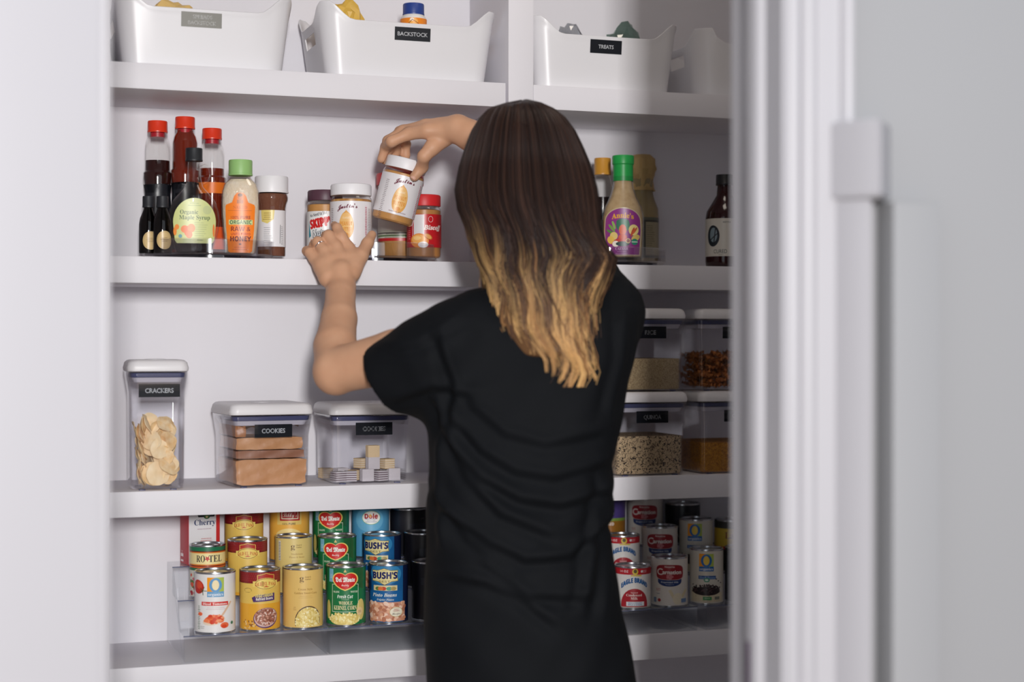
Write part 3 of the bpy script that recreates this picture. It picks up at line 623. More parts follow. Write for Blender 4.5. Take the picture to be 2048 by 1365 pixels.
# honey bottle
sp = spot(481,0.060); H = ptop(481,321,0.060)
t = thing('honey_bottle','flat squeezy honey bottle with light green cap and bright orange label','bottle',sp,face_cam(sp)-0.03)
pr = [(0,0),(0.026,0),(0.0285,0.004),(0.033,0.045),(0.0355,0.080),(0.0355,0.100),(0.0345,0.118),(0.030,0.132),(0.0195,0.143),(0.0175,0.152)]
finish('bottle', lathe(pr+[(0,0.152)],44,ys=0.62), clear((248,244,238),0.10,0.05,'honey_bottle_plastic'), t)
finish('honey', lathe([(0,0.0015)]+[(r-0.0018,z+0.0012) for r,z in pr[1:8]]+[(0.019,0.141),(0,0.141)],44,ys=0.60), mat((242,228,204),0.2,name='creamed_honey',bump=(160,0.9),mottle=(70,(252,248,240),0.25)), t)
bm = bmesh.new(); ribcap(bm,0.0225,0.148,H); finish('cap', bm, mat((150,196,120),0.45), t)
a = Art(); OR=(250,132,30)
a.poly([(-22,5),(-18,2),(18,2),(22,5),(26,50),(27.5,88),(26,92),(15,96),(11,108),(6,114),(-6,114),(-11,108),(-15,96),(-26,92),(-27.5,88),(-26,50)],OR)
a.ell(0,106,4.6,5.6,(200,110,40)).rect(-6,94,6,101,(190,104,40)).ell(0,110,4.4,3.2,(120,70,36)).text('NAKED',0,87,5.6,(214,104,30),w=26,font='serif').rect(-22,80.5,22,81.2,(200,100,40))
a.text('100% PURE',1,68,5.6,(150,56,28),w=36).rect(-21,54.5,23,63.5,(206,220,150)).text('ORGANIC',1,59,7,(44,80,50),w=40).text('RAW &',1,46.5,8.4,(140,40,30),w=36).text('UNFILTERED',1,37,4.6,(190,70,30),w=36).text('HONEY',1,28,8.6,(120,34,28),w=38,fat=.3).ell(0,18,2.4,1.6,(120,50,30)).tiny(0,12,32,2,(200,90,30),4,1)
a.build('orange_label', on_ell(0.0400,0.0222), t, label='bright orange label', step=4)
# chocolate powder jar
sp = spot(543,0.120); H = ptop(543,354,0.120)
t = thing('powder_jar','clear jar of brown cocoa powder with wide white lid and white label','jar',sp,face_cam(sp))
pr = [(0,0),(0.0262,0),(0.0270,0.003),(0.0270,0.092),(0.0285,0.100),(0.0315,0.108),(0.0320,0.114),(0.0300,0.122)]
finish('jar_glass', lathe(pr+[(0,0.122)],40), GLASS, t)
finish('cocoa_powder', lathe([(0,0.001)]+[(r-0.0012,z+0.0008) for r,z in pr[1:7]]+[(0.029,0.120),(0,0.120)],40), mat((112,66,46),0.85,name='cocoa',bump=(300,0.4)), t)
bm = bmesh.new(); ribcap(bm,0.0325,0.122,H,44); finish('lid', bm, mat((236,235,238),0.4), t)
a = Art(); a.rect(-70,18,70,88,(232,230,232)).poly([(-22,88),(6,88),(4,70),(-8,62),(-20,66)],(226,206,120)).tiny(-8,82,20,4,(150,120,60),4,1.2).tiny(-6,54,18,8,(110,110,116),4,.8,align='L').line([(17,24),(18,60)],1,(60,60,66)).tiny(22,56,5,10,(80,80,84),3.6,1)
a.build('paper_label', on_cyl(0.0270), t)
# ---- nut butter jars
PB = mat((196,140,76),0.45,name='peanut_butter',mottle=(60,(206,152,88),0.3)); PBD = mat((170,112,54),0.4,name='nut_butter',mottle=(90,(206,156,84),0.12))
def nutjar(name, label, px, py_top, Y, R, rot=0, lidr=None, liddz=0.021, lidcol=(238,237,240), pb=PB, loc=None, H=None, ribs=True):
    sp = loc or spot(px,Y); H = H or ptop(px,py_top,Y)
    t = thing(name, label, 'jar', sp, face_cam(sp)+math.radians(rot)); lr = lidr or R*0.97
    hb = H-liddz
    pr = [(0,0),(R-0.005,0),(R-0.001,0.003),(R,0.007),(R,hb-0.010),(R-0.001,hb-0.006),(lr-0.003,hb-0.001)]
    finish('jar_glass', lathe(pr+[(0,hb-0.001)],48), GLASS, t)
    finish('nut_butter', lathe([(0,0.0014)]+[(r-0.0014,z+0.001) for r,z in pr[1:5]]+[(R-0.003,hb-0.008),(0,hb-0.008)],48), pb, t)
    bm = lathe([(0,hb-0.0005),(lr,hb-0.0005),(lr+0.0004,hb+0.001),(lr+0.0004,H-0.003),(lr-0.001,H-0.0006),(lr-0.0025,H),(lr-0.006,H-0.0008),(0,H-0.0008)],96)
    if ribs:
        for v in bm.verts:
            if hb+0.0005 < v.co.z < H-0.002 and math.hypot(v.co.x,v.co.y) > lr*0.98:
                k = round(math.atan2(v.co.y,v.co.x)/(2*PI)*96); s = 1.0 if k % 2 else 0.990; v.co.x *= s; v.co.y *= s
    finish('lid', bm, mat(lidcol,0.45), t)
    return t, H, hb
def art_just(R, hb):
    a = Art(); W = PI*R*1000; top = hb*1000-13; a.rect(-W+22,15,W-22,top,(232,229,231)); a.line([(-W+24,15.5),(W-24,15.5)],0.4,(200,196,200))
    x = -6; a.text("Justin's",x+2,top-9,8,(116,30,58),w=40,font='script',bend=0.006,rot=5,fat=0.35)
    a.poly([(x+1+14.5*math.cos(q)*(1-0.10*math.sin(q)), top-46+26*math.sin(q)) for q in [2*PI*i/36 for i in range(36)]],(232,172,90)).poly([(x-4,top-23),(x+1,top-17),(x+6,top-23)],(232,172,90),same=True)
    a.ell(x+1,top-44,12.6,22,(240,192,120)).text('CLASSIC',x+1,top-32,3.4,(248,226,190),w=14).text('PEANUT',x+1,top-43,7.4,(226,150,56),w=23).text('BUTTER',x+1,top-54,7.4,(226,150,56),w=23).ell(x+1,top-64,4.5,3.6,(226,150,56))
    a.text('naturally delicious',x+2,20.5,2.8,(120,70,80),w=34,font='italic').tiny(x+2,17,18,1,(190,190,194),2,.6)
    a.tiny(-38,top-14,8,22,(110,90,100),3.4,.9,seed=5).rect(33,22,37,top-8,(230,214,220)).tiny(35,top-12,5,20,(176,60,84),3.2,1.6,seed=6).tiny(44,top-14,10,20,(150,140,150),3.2,.8,seed=7); return a
J, JH, Jhb = nutjar('nut_butter_jar','white labelled peanut butter jar standing between the fingers of the left hand',702,370,0.053,0.0400,rot=-6,pb=PBD)
art_just(0.0400,Jhb).build('paper_label', on_cyl(0.0400), J)
# purple-brown lidded jar at the left
K, KH, Khb = nutjar('nut_butter_jar','peanut butter jar with dark plum lid and white label, behind the left hand',650,382,0.118,0.0355,rot=0,lidr=0.0335,liddz=0.020,lidcol=(84,52,66))
a = Art(); a.rect(-80,16,80,88,(230,228,226)).text('No Need to Stir',-14,82,6,(60,60,66),w=36,rot=12,font='bold').poly([(-35,76),(30,84),(30,52),(-35,46)],(236,236,234)).text('SKIPPY',-8,66,16,(212,34,34),w=48,rot=10,font='bold',fat=1.2).text('Natural',-4,48,13,(40,44,60),w=46,rot=10,font='italic',fat=1.0).text('Natural',-4,48,12,(244,244,244),w=45,rot=10,font='italic',fat=0.1).poly([(-36,70),(-30,40),(-36,36)],(40,140,160)).ell(-26,30,5,5,(226,130,60)).blobs(lambda x,y:True,24,4,[(236,234,230),(190,150,120),(244,240,236)],(-34,18,10,34),seed=4)
a.build('paper_label', on_cyl(0.0355), K)
# big jar behind the held one
Lx, LH, Lhb = nutjar('nut_butter_jar','large peanut butter jar with red lid, behind the jar being lifted',800,348,0.196,0.0445,lidr=0.0475,liddz=0.024,lidcol=(206,38,44))
a = Art(); a.rect(-110,60,110,118,(230,224,214)).rect(-110,44,110,60,(206,206,190)).rect(-110,47,110,50,(96,130,80)).rect(-110,53,110,55,(60,50,50)).rect(-110,38,110,44,(190,36,40)).tiny(-16,52,40,3,(80,80,70),3.4,1)
a.build('paper_label', on_cyl(0.0445), Lx)
# biscoff style spread
Bx, BH, Bhb = nutjar('cookie_spread_jar','cookie spread jar with red lid and red label, right of the jar being lifted',848,391,0.098,0.0340,rot=4,lidr=0.0325,liddz=0.022,lidcol=(208,34,40),pb=mat((186,128,70),0.4,name='cookie_spread'))
a = Art(); a.rect(-80,21,80,86,(190,26,34)).rect(-27,40,-2,85,(226,224,226)).rect(-26,41,-23.6,84,(190,26,34)).text('Biscoff',17,60,9,(240,226,220),w=40,font='italic',fat=.4).ell(11,76,5,6,(230,200,200)).ell(11,76,4.2,5.2,(190,26,34)).tiny(-36,70,8,9,(236,150,150),4,1.2)
a.ell(-12,34,19,14,(232,140,56)).ell(-14,37,14,9,(244,178,96)).ell(-16,39,8,4,(250,206,136)).ell(6,42,9,5,(190,110,50),rot=-30).ell(6,42,7,3.6,(226,160,90),rot=-30).ell(-4,26,10,6,(236,232,230))
a.build('paper_label', on_cyl(0.0340), Bx)
# jar in the right hand: lifted and tilted
HY = 0.030; ht = at(813,316,HY); hb_ = at(783,445,HY); ax = (ht-hb_)
hl = ax.length-0.004
Hd, HH, Hhb = nutjar('nut_butter_jar','white labelled peanut butter jar tilted in the right hand, lifted above the others',800,0,HY,0.0405,loc=tuple(hb_),H=hl)
art_just(0.0405,Hhb).build('paper_label', on_cyl(0.0405), Hd)
Hd.rotation_mode = 'QUATERNION'
zax = (ax.normalized()+Vector((0,0.0,0))).normalized(); zax = (zax + Vector((0,-0.10,0))).normalized()
fr = (CAM-hb_); fr = (fr-zax*fr.dot(zax)).normalized(); xx = (-fr).cross(zax).normalized()
Hd.rotation_quaternion = Matrix((xx, -fr, zax)).transposed().to_quaternion() @ Matrix.Rotation(math.radians(14),3,'Z').to_quaternion()
JAR_AX, JAR_BASE, JAR_H, JAR_HB = zax.copy(), Vector(hb_), hl, Hhb
# ---- right turntable
sp = spot(1246,0.060); H = ptop(1246,312,0.060)
t = thing('dressing_bottle','creamy salad dressing bottle with green cap and purple label','bottle',sp,face_cam(sp)-0.02)
pr = [(0,0),(0.035,0),(0.039,0.004),(0.0405,0.015),(0.0425,0.070),(0.0425,0.090),(0.038,0.110),(0.028,0.130),(0.0215,0.150),(0.0195,0.168),(0.0195,0.172)]
bm = lathe(pr+[(0,0.172)],44)
def sq(bm):
    for v in bm.verts:
        if v.co.z < 0.115: v.co.y *= 0.72
        elif v.co.z < 0.15: v.co.y *= 0.72+0.28*(v.co.z-0.115)/0.035
    return bm
finish('bottle_glass', sq(bm), GLASS, t)
finish('dressing', sq(lathe([(0,0.008)]+[(r-0.002,max(z,0.008)) for r,z in pr[1:]]+[(0,0.171)],44)), mat((196,170,132),0.3,name='creamy_dressing',mottle=(90,(178,150,112),0.2)), t)
bm = bmesh.new(); lathe([(0,0.170),(0.0205,0.170),(0.0205,0.196),(0.0222,0.198),(0.0225,H-0.003),(0.0215,H),(0,H)],40,bm); finish('cap', bm, mat((34,160,74),0.4), t)
finish('neck_band', lathe([(0,0.163),(0.0208,0.163),(0.0208,0.1725),(0,0.1725)],40), mat((30,140,66),0.4), t)
a = Art(); a.poly([(-35,10),(35,10),(38,60),(37,80)]+[(37*math.cos(q),80+28*math.sin(q)) for q in [PI*i/20 for i in range(1,20)]]+[(-37,80),(-38,60)],(196,180,146)).poly([(-33,12),(33,12),(36,60),(35,80)]+[(35*math.cos(q),80+26*math.sin(q)) for q in [PI*i/20 for i in range(1,20)]]+[(-35,80),(-36,60)],(140,52,132))
a.text("Annie's",0,92,10,(234,174,60),w=44,font='serif',bend=0.006,fat=.3)
for x,y,rx,ry,c,ro in ((-22,66,10,2.6,(120,160,80),-50),(-24,58,10,2.6,(90,140,70),-30),(-18,72,9,2.6,(140,176,90),-70),(0,78,13,7,(40,110,84),0),(-8,70,5,9,(40,110,84),10),(8,70,6,10,(50,124,92),-10),(-18,50,8,8,(222,196,120),0),(-24,42,7,8,(230,190,90),20),(22,62,10,11,(236,216,140),0),(20,58,2.4,10,(196,80,50),-20),(24,60,2.2,9,(206,96,60),-35),(26,46,9,6,(226,196,110),30),(0,62,7.5,11,(216,92,50),0),(0,46,9,8,(206,74,44),0),(4,38,9,6,(200,60,40),30),(-12,38,11,5,(196,60,50),30),(-14,34,7,6,(236,228,214),0),(0,34,14,5,(40,70,70),0),(11,40,5,5,(226,206,150),0),(11,40,3.6,3.6,(150,96,90),0),(24,38,6.4,6.4,(50,140,110),0)):
    a.ell(x,y,rx,ry,c,rot=ro)
a.rect(18,37,30,38.6,(226,236,226)).text('CAESAR',-2,24,5,(230,200,224),w=26,font='serif').tiny(-2,18,26,2,(206,150,196),4,1)
a.build('purple_label', on_ell(0.0445,0.0318), t, step=4)
sp = spot(1205,0.165); H = ptop(1205,317,0.165)
t = thing('soy_sauce_bottle','half empty sauce bottle with gold cap, left of the green capped dressing','bottle',sp,face_cam(sp))
pr = [(0,0),(0.026,0),(0.029,0.004),(0.030,0.10),(0.029,0.120),(0.024,0.150),(0.0175,0.175),(0.0145,0.190)]
finish('bottle_glass', lathe(pr+[(0,0.190)],40), GLASS, t); lz = at(1205,396,0.165).z-ZT
finish('sauce', lathe([(0,0.002)]+[(r-0.0016,z+0.001) for r,z in pr[1:4]]+[(0.0275,lz),(0,lz)],40), mat((24,14,16),0.12), t)
bm = bmesh.new(); ribcap(bm,0.0178,0.186,H); finish('cap', bm, mat((206,146,52),0.4), t)
a = Art(); a.rect(-85,20,85,90,(90,86,74)); a.build('paper_label', on_cyl(0.030), t)
sp = spot(1160,0.085); t = thing('sauce_bottle','dark bottle with beige ingredient label, half hidden behind the woman\'s hair','bottle',sp,face_cam(sp)+0.2)
pr = [(0,0),(0.031,0),(0.034,0.005),(0.034,0.105),(0.030,0.122),(0.018,0.145),(0.013,0.17),(0.013,0.19)]
finish('bottle_glass', lathe(pr+[(0,0.19)],40), mat((30,24,24),0.12), t); bm = bmesh.new(); ribcap(bm,0.016,0.186,0.206); finish('cap', bm, mat((40,36,36),0.5), t)
a = Art(); a.rect(-95,14,95,96,(222,186,122)).tiny(24,90,20,18,(110,80,60),4.4,1.1,align='L'); a.build('paper_label', on_cyl(0.034), t)
# bottle wrapped in paper
sp = spot(1284,0.172); t = thing('wrapped_bottle','tall bottle with crumpled brown paper over its cap, behind the green capped dressing','bottle',sp,face_cam(sp))
pr = [(0,0),(0.031,0),(0.034,0.004),(0.035,0.10),(0.034,0.118),(0.026,0.140),(0.0235,0.150),(0.0235,0.185),(0,0.19)]
finish('bottle_glass', lathe(pr,40), mat((150,132,96),0.25,name='oily_glass'), t)
H = ptop(1284,308,0.172)
bm = lathe([(0.0245,0.158),(0.0275,0.156),(0.0235,0.166),(0.0225,0.176),(0.027,0.190),(0.0290,0.202),(0.027,H-0.012),(0.020,H-0.003),(0,H)],28)
rr = random.Random(5)
for v in bm.verts:
    q = math.atan2(v.co.y,v.co.x); k = 1+0.08*math.sin(5*q+v.co.z*160)+0.05*math.sin(9*q-v.co.z*240)+rr.uniform(-0.04,0.04); v.co.x *= k; v.co.y *= k
finish('paper_wrap', bm, mat((190,158,104),0.7,name='brown_paper'), t, angle=12)
a = Art(); a.rect(-70,12,70,98,(96,96,84)).rect(4,14,60,92,(60,58,54)).rect(8,18,56,88,(150,140,116)).tiny(20,80,20,14,(80,72,60),4.6,1.2,align='L').rect(-60,14,-2,92,(120,116,98)); a.build('paper_label', on_cyl(0.0352), t)
# far right dark bottle on the shelf
X0 = at(1449,400,0.05); sp = (X0.x,0.05,ZB1); t = thing('barbecue_sauce_bottle','dark sauce bottle with white label, next to the right door casing','bottle',sp,face_cam(sp)+0.18); H = X0.z-ZB1+0.0
H = at(1449,350,0.05).z-ZB1
pr = [(0,0),(0.036,0),(0.0385,0.004),(0.0395,0.012),(0.0395,0.100),(0.037,0.116),(0.026,0.134),(0.0165,0.150),(0.0145,0.172),(0.0145,H-0.020)]
finish('bottle_glass', lathe(pr+[(0,H-0.020)],44), mat((44,12,14),0.12,name='dark_sauce_glass'), t)
bm = bmesh.new(); ribcap(bm,0.0180,H-0.022,H,30); finish('cap', bm, mat((26,26,30),0.4), t)
a = Art(); a.rect(-120,22,120,100,(214,210,200)).ell(-32,64,15,22,(36,44,52)).ell(-31,66,9,15,(130,150,160)).line([(-30,48),(-26,80)],2.4,(30,34,40)).line([(-38,56),(-20,70)],2,(30,34,40)).text('KETTLE',-2,92,2.6,(60,60,60),w=16).text('CURED',-16,32,8,(70,76,70),w=28,font='sans').tiny(-14,25,14,1,(110,110,104),2,.8); a.build('paper_label', on_cyl(0.0395), t)
# ================================================================ clear storage containers (shelf C)
def container(px, Y, hw, hd, H, label, rot, z=ZC1, text=None, group='clear containers with white lids', tx=0.0, tw=None, th=None, lz=None):
    """straight clear box, flared neck, blue-grey seal, thick white lid"""
    p = at(px, 850, Y); t = thing('storage_container', label, 'container', (p.x, Y, z), math.radians(rot), group)
    lidh = 0.021; n0 = H-lidh; r = 0.012; m = 0.0055
    lv = [(0.0015,hw-m-0.004,hd-m-0.004,r),(0.003,hw-m-0.001,hd-m-0.001,r),(0.006,hw-m,hd-m,r),(n0-0.040,hw-m+0.0012,hd-m+0.0012,r),(n0-0.022,hw-0.0015,hd-0.0015,r+0.002),(n0-0.008,hw+0.0005,hd+0.0005,r+0.003),(n0,hw+0.001,hd+0.001,r+0.003)]
    bm = loft(lv, 6, True, False); ob = finish('container_body', bm, PLASTIC, t, angle=50)
    sm = ob.modifiers.new('wall','SOLIDIFY'); sm.thickness = 0.0016; sm.offset = -1
    for sx in (-1,1):
        for sy in (-1,1): finish('foot', loft([(0,0.006,0.004,0.002),(0.0018,0.006,0.004,0.002)],3), EDGEBLUE, t).location = (sx*(hw-0.025), sy*(hd-0.012), 0)
    finish('seal', loft([(n0-0.011,hw-0.0045,hd-0.0045,r),(n0-0.003,hw-0.0030,hd-0.0030,r)],6), EDGEBLUE, t)
    finish('inner_lid', loft([(n0-0.020,hw-0.010,hd-0.010,r),(n0-0.0115,hw-0.006,hd-0.006,r)],6), mat((196,194,206),0.4), t)
    ld = [(n0-0.0008,hw-0.002,hd-0.002,r),(n0+0.0005,hw+0.002,hd+0.002,r+0.003),(n0+0.006,hw+0.003,hd+0.003,r+0.004),(H-0.005,hw+0.0005,hd+0.0005,r+0.004),(H-0.001,hw-0.004,hd-0.004,r+0.003),(H,hw-0.009,hd-0.009,r+0.001)]
    finish('lid', loft(ld, 6), mat((228,226,228),0.4), t, angle=50)
    finish('lid_button', lathe([(0,H-0.0002),(0.020,H-0.0002),(0.020,H+0.0006),(0.017,H+0.0012),(0,H+0.0012)],32), mat((222,220,224),0.4), t)
    if text:
        tw = tw or 0.072; th = th or 0.024; lz = lz if lz is not None else n0-0.045-th/2
        a = Art(); a.rect(-tw*500,-th*500,tw*500,th*500,(14,18,26),rough=0.5); a.text(text,0,0,8.2,(226,230,236),w=(6.3*len(text) if len(text)>4 else 5.9*len(text)),font='sans',fat=0.25)
        o = a.build('name_label', lambda u,v,off:(tx+u/1000, -hd+m-0.0016-off, lz+v/1000), t, curved=False, label='black label with white lettering')
    return t, p
C1, p1 = container(311,0.062,0.0530,0.0530,0.2380,'tall narrow clear container of crackers with white lid, at the left end of the shelf',-1,text='CRACKERS',tx=0.002,tw=0.074,lz=0.182)
C2, p2 = container(523,0.088,0.0775,0.080,0.1560,'wide clear container holding brown wrapped cookie packs, beside the tall cracker container',5,text='COOKIES',lz=0.105,tx=0.002)
C3, p3 = container(723,0.098,0.0785,0.080,0.1530,'wide clear container with a few small wafer cubes, below the raised elbow',0,text='COOKIES',lz=0.105,tx=0.006)
# crackers: thin round crisps, each its own object
CR = [mat((226,190,128),0.6,mottle=(70,(244,218,168),0.25)), mat((244,224,186),0.6,mottle=(80,(228,186,124),0.25)), mat((236,208,160),0.6,mottle=(60,(248,228,190),0.2))]
def cracker_mesh(k):
    rr = random.Random(k); bm = bmesh.new(); R = 0.0225; top, bot = [], []
    n, m = 20, 4; c0 = bm.verts.new((0,0,0.0011)); c1 = bm.verts.new((0,0,-0.0011)); prevt = prevb = None
    for j in range(1,m+1):
        a, b = [], []
        for i in range(n):
            q = 2*PI*i/n; r = R*j/m*(1+0.05*math.sin(3*q+k)+0.02*math.sin(8*q)); x, y = r*math.cos(q), r*math.sin(q)
            z = 0.0030*math.sin(x*130+k)*math.cos(y*110)+0.5*(r*r)/R*0.18; e = 0.0011 if j < m else 0.0005
            a.append(bm.verts.new((x,y,z+e))); b.append(bm.verts.new((x,y,z-e)))
        for i in range(n):
            i2 = (i+1)%n
            if j == 1: bm.faces.new((c0,a[i],a[i2])); bm.faces.new((c1,b[i2],b[i]))
            else: bm.faces.new((prevt[i],a[i],a[i2],prevt[i2])); bm.faces.new((prevb[i],prevb[i2],b[i2],b[i]))
            if j == m: bm.faces.new((a[i],b[i],b[i2],a[i2]))
        prevt, prevb = a, b
    return bm
cm = []
for k in range(3):
    o = finish('cracker', cracker_mesh(k), CR[k], angle=60); cm.append(o.data); bpy.data.objects.remove(o)
rr = random.Random(21); R1 = Matrix.Rotation(math.radians(-1),4,'Z'); base1 = Vector((p1.x,0.062,ZC1))
cnt = 0
for layer in range(8):
    z = 0.014+layer*0.0150
    for s in range(8 if layer<7 else 4):
        x = rr.uniform(-0.036,0.036); y = -0.036+0.010*s+rr.uniform(-0.003,0.003)
        if s == 0 and layer in (1,4): ex, ez = math.radians(82), rr.uniform(-0.3,0.3); x = rr.uniform(-0.004,0.016)
        elif x < -0.012: ex, ez = math.radians(rr.uniform(65,90)), math.radians(rr.uniform(62,86))
        else: ex, ez = math.radians(rr.uniform(48,100)), math.radians(rr.uniform(-50,50))
        y = min(max(y,-0.036),0.034); zz = max(z,0.0245) if ex > 1.0 else z
        if abs(ez) > 0.9: y = min(max(y,-0.020),0.020); x = max(min(x,0.030),-0.036)
        else: x = max(min(x,0.021),-0.021)
        o = bpy.data.objects.new('cracker', cm[cnt%3]); COL.objects.link(o); sc_ = rr.uniform(0.72,1.0); o.scale = (sc_,sc_,1); o.location = base1 + R1 @ Vector((x,y,zz)); o.rotation_euler = (ex,rr.uniform(-0.2,0.2),ez)
        tag(o,'thin pale golden cracker piled in the tall narrow container','cracker','crackers in the tall container'); cnt += 1
# packs of cookies in brown wrap
rr = random.Random(3); KR = mat((192,138,94),0.28,name='brown_cookie_wrap',bump=(60,0.6),mottle=(35,(208,158,116),0.3))
def pack(x0,x1,y0,y1,z0,z1,lab,seed,m=KR):
    bm = bmesh.new(); box(bm,x0,x1,y0,y1,z0,z1); bmesh.ops.subdivide_edges(bm, edges=bm.edges, cuts=9, use_grid_fill=True); r2 = random.Random(seed); c = Vector(((x0+x1)/2,(y0+y1)/2,(z0+z1)/2))
    ph = [r2.uniform(0,6) for _ in range(4)]
    for v in bm.verts:
        d = (v.co-c); n = 0.0012*math.sin(v.co.x*190+ph[0]+v.co.z*90)+0.001*math.sin(v.co.z*260+ph[1]-v.co.x*110)
        v.co -= d.normalized()*(0.0016+n)
        f = max(abs(d.x)/((x1-x0)/2),0); v.co.z = c.z+(v.co.z-c.z)*(1-0.10*max(0,f-0.8)/0.2)
    o = finish('cookie_pack', bm, m, angle=60); o.location = (p2.x,0.088,ZC1+0.0018); o.rotation_euler = (0,0,math.radians(5)); return tag(o,lab,'cookies')
pack(-0.068,0.068,-0.070,0.066,0.002,0.050,'brown wrapped cookie pack lying at the bottom of the wide container',1)
pack(-0.066,0.066,-0.062,0.066,0.051,0.066,'thin brown cookie pack lying in the middle of the stack in the wide container',2,mat((150,104,80),0.4,bump=(45,0.3)))
pack(-0.064,0.064,-0.058,0.066,0.067,0.090,'brown cookie pack on top of the stack, behind the black label',5)
pack(-0.066,-0.046,-0.060,0.066,0.091,0.118,'brown cookie pack end standing at the left of the wide container',6,mat((166,112,74),0.4,bump=(45,0.4)))
# clear crumpled wrapper over the packs
bm = bmesh.new(); bmesh.ops.create_grid(bm,x_segments=26,y_segments=26,size=0.066); r2 = random.Random(8)
for v in bm.verts: v.co.z = 0.126+0.004*math.sin(v.co.x*140)+0.004*math.sin(v.co.y*170+v.co.x*90)+r2.uniform(-0.002,0.002); v.co.y *= 0.93; v.co.x = v.co.x*0.90
o = finish('plastic_wrap', bm, clear((236,226,216),0.10,0.15,'crinkled_film'), angle=10); o.location = (p2.x,0.088,ZC1-0.012); o.rotation_euler = (0,0,math.radians(5)); sm = o.modifiers.new('t','SOLIDIFY'); sm.thickness = 0.0004; tag(o,'crinkled clear film lying over the brown cookie packs','wrapper')
# wafers
def wafer_proto():
    bm = bmesh.new(); s = 0.0115
    for k in range(5):
        z0 = k*0.00415; box(bm,-s,s,-s,s,z0,z0+0.0025,0.0004,0)
        if k < 4: box(bm,-s+0.0006,s-0.0006,-s+0.0006,s-0.0006,z0+0.0025,z0+0.00415,0,1)
    return bm
wm = []
for lightc, fill in (((222,196,156),(236,222,200)),((206,200,204),(112,92,100))):
    o = finish('wafer_cube', wafer_proto(), [mat(lightc,0.75,bump=(500,0.3)), mat(fill,0.7)]); wm.append(o.data); bpy.data.objects.remove(o)
R3m = Matrix.Rotation(math.radians(0),4,'Z'); b3 = Vector((p3.x,0.098,ZC1+0.0040)); rr = random.Random(12)
WF = [(-0.052,-0.052,0,0.3,1,0),(-0.030,-0.048,0,-0.2,1,0),(-0.004,-0.056,0,0.1,1,1),(0.020,-0.052,0,0.4,1,0),(0.044,-0.050,0,0.05,1,1),(-0.044,-0.020,0,0.9,1,1),(-0.016,-0.024,0,0.6,0,0),(0.012,-0.022,0,0.2,1,0),(0.040,-0.018,0,-0.3,1,0),
      (-0.030,0.012,0,0.1,1,0),(0.002,0.016,0,0.5,1,1),(0.034,0.016,0,0.2,0,0),(0.008,-0.048,0.0190,0.15,1,1),(0.034,-0.044,0.0190,0.35,0,0),(-0.004,-0.020,0.0190,0.5,0,0),(0.0085,-0.047,0.0382,0.05,0,1),(-0.056,0.030,0,0.2,0,0),(0.052,0.034,0,0.1,1,0)]
for x,y,z,q,c,up in WF:
    key_ = (x,y,z); x = min(x*1.13,0.057); y = y*1.10+0.002; z = z*1.165
    o = bpy.data.objects.new('wafer_cube', wm[c]); COL.objects.link(o)
    if up: o.location = b3 + R3m @ Vector((x,y+0.0098,z+0.0115)); o.rotation_euler = (PI/2,0,math.radians(0)+q*0.4)
    else: o.location = b3 + R3m @ Vector((x,y,z)); o.rotation_euler = (0,0,q)
    if key_ == (0.0085,-0.047,0.0382): tag(o,'single pale tan wafer cube perched on top of the others below the label','wafer')
    elif c == 0: tag(o,'tan cream filled wafer cube among the grey ones in the wide container','wafer','tan wafer cubes')
    else: tag(o,'greyish layered wafer cube on the floor of the wide container','wafer','grey wafer cubes')
# right bay: four containers stacked two by two
def fill(name, P, hw, hd, h, z, m, label, cat, fn=None, rot=0, inset=0.0085):
    bm = loft([(0.0035,hw-inset-0.003,hd-inset-0.003,0.008),(0.007,hw-inset,hd-inset,0.010),(h,hw-inset,hd-inset,0.010)],5)
    o = finish(name, bm, m, angle=50); o.location = (P.x,P.y,z); o.rotation_euler = (0,0,math.radians(rot)); return tag(o,label,cat,kind='stuff')
HQ = 0.1700; QW = 0.0800; QD = 0.082
CQ, pq = container(1272,0.092,QW,QD,HQ,'clear container of speckled quinoa, lower one right of the woman',0,text='QUINOA',tx=0.002,lz=0.119,tw=0.070)
Cr, pr_ = container(1268,0.092,QW,QD,HQ-0.002,'clear container of pale rice, upper one right of the woman',0,z=ZC1+HQ+0.0012,text='RICE',tx=0.002,lz=0.119,tw=0.070)
Cg, pg = container(1436,0.092,QW,QD,HQ,'clear container of yellow grains, lower one next to the door casing',0,text='GRITS',tx=0.010,lz=0.119,tw=0.070)
Cp, pp = container(1431,0.092,QW,QD,HQ-0.002,'clear container of orange pasta twists, upper one next to the door casing',0,z=ZC1+HQ+0.0012,text='PASTA',tx=0.012,lz=0.119,tw=0.070)
def speck(c1, c2, scale, lo, hi, name):
    m = bpy.data.materials.new(name); m.use_nodes = True; nt = m.node_tree; b = nt.nodes['Principled BSDF']; b.inputs['Roughness'].default_value = 0.8
    tc = nt.nodes.new('ShaderNodeTexCoord'); n = nt.nodes.new('ShaderNodeTexNoise'); n.inputs['Scale'].default_value = scale; n.inputs['Detail'].default_value = 1.5; n.inputs['Distortion'].default_value = 1.5
    r = nt.nodes.new('ShaderNodeValToRGB'); r.color_ramp.elements[0].position = lo; r.color_ramp.elements[1].position = hi; r.color_ramp.elements[0].color = lin(c1); r.color_ramp.elements[1].color = lin(c2)
    bp = nt.nodes.new('ShaderNodeBump'); bp.inputs['Strength'].default_value = 0.6; bp.inputs['Distance'].default_value = 0.002
    nt.links.new(tc.outputs['Object'], n.inputs['Vector']); nt.links.new(n.outputs[0], r.inputs[0]); nt.links.new(r.outputs[0], b.inputs['Base Color']); nt.links.new(n.outputs[0], bp.inputs['Height']); nt.links.new(bp.outputs[0], b.inputs['Normal'])
    return m
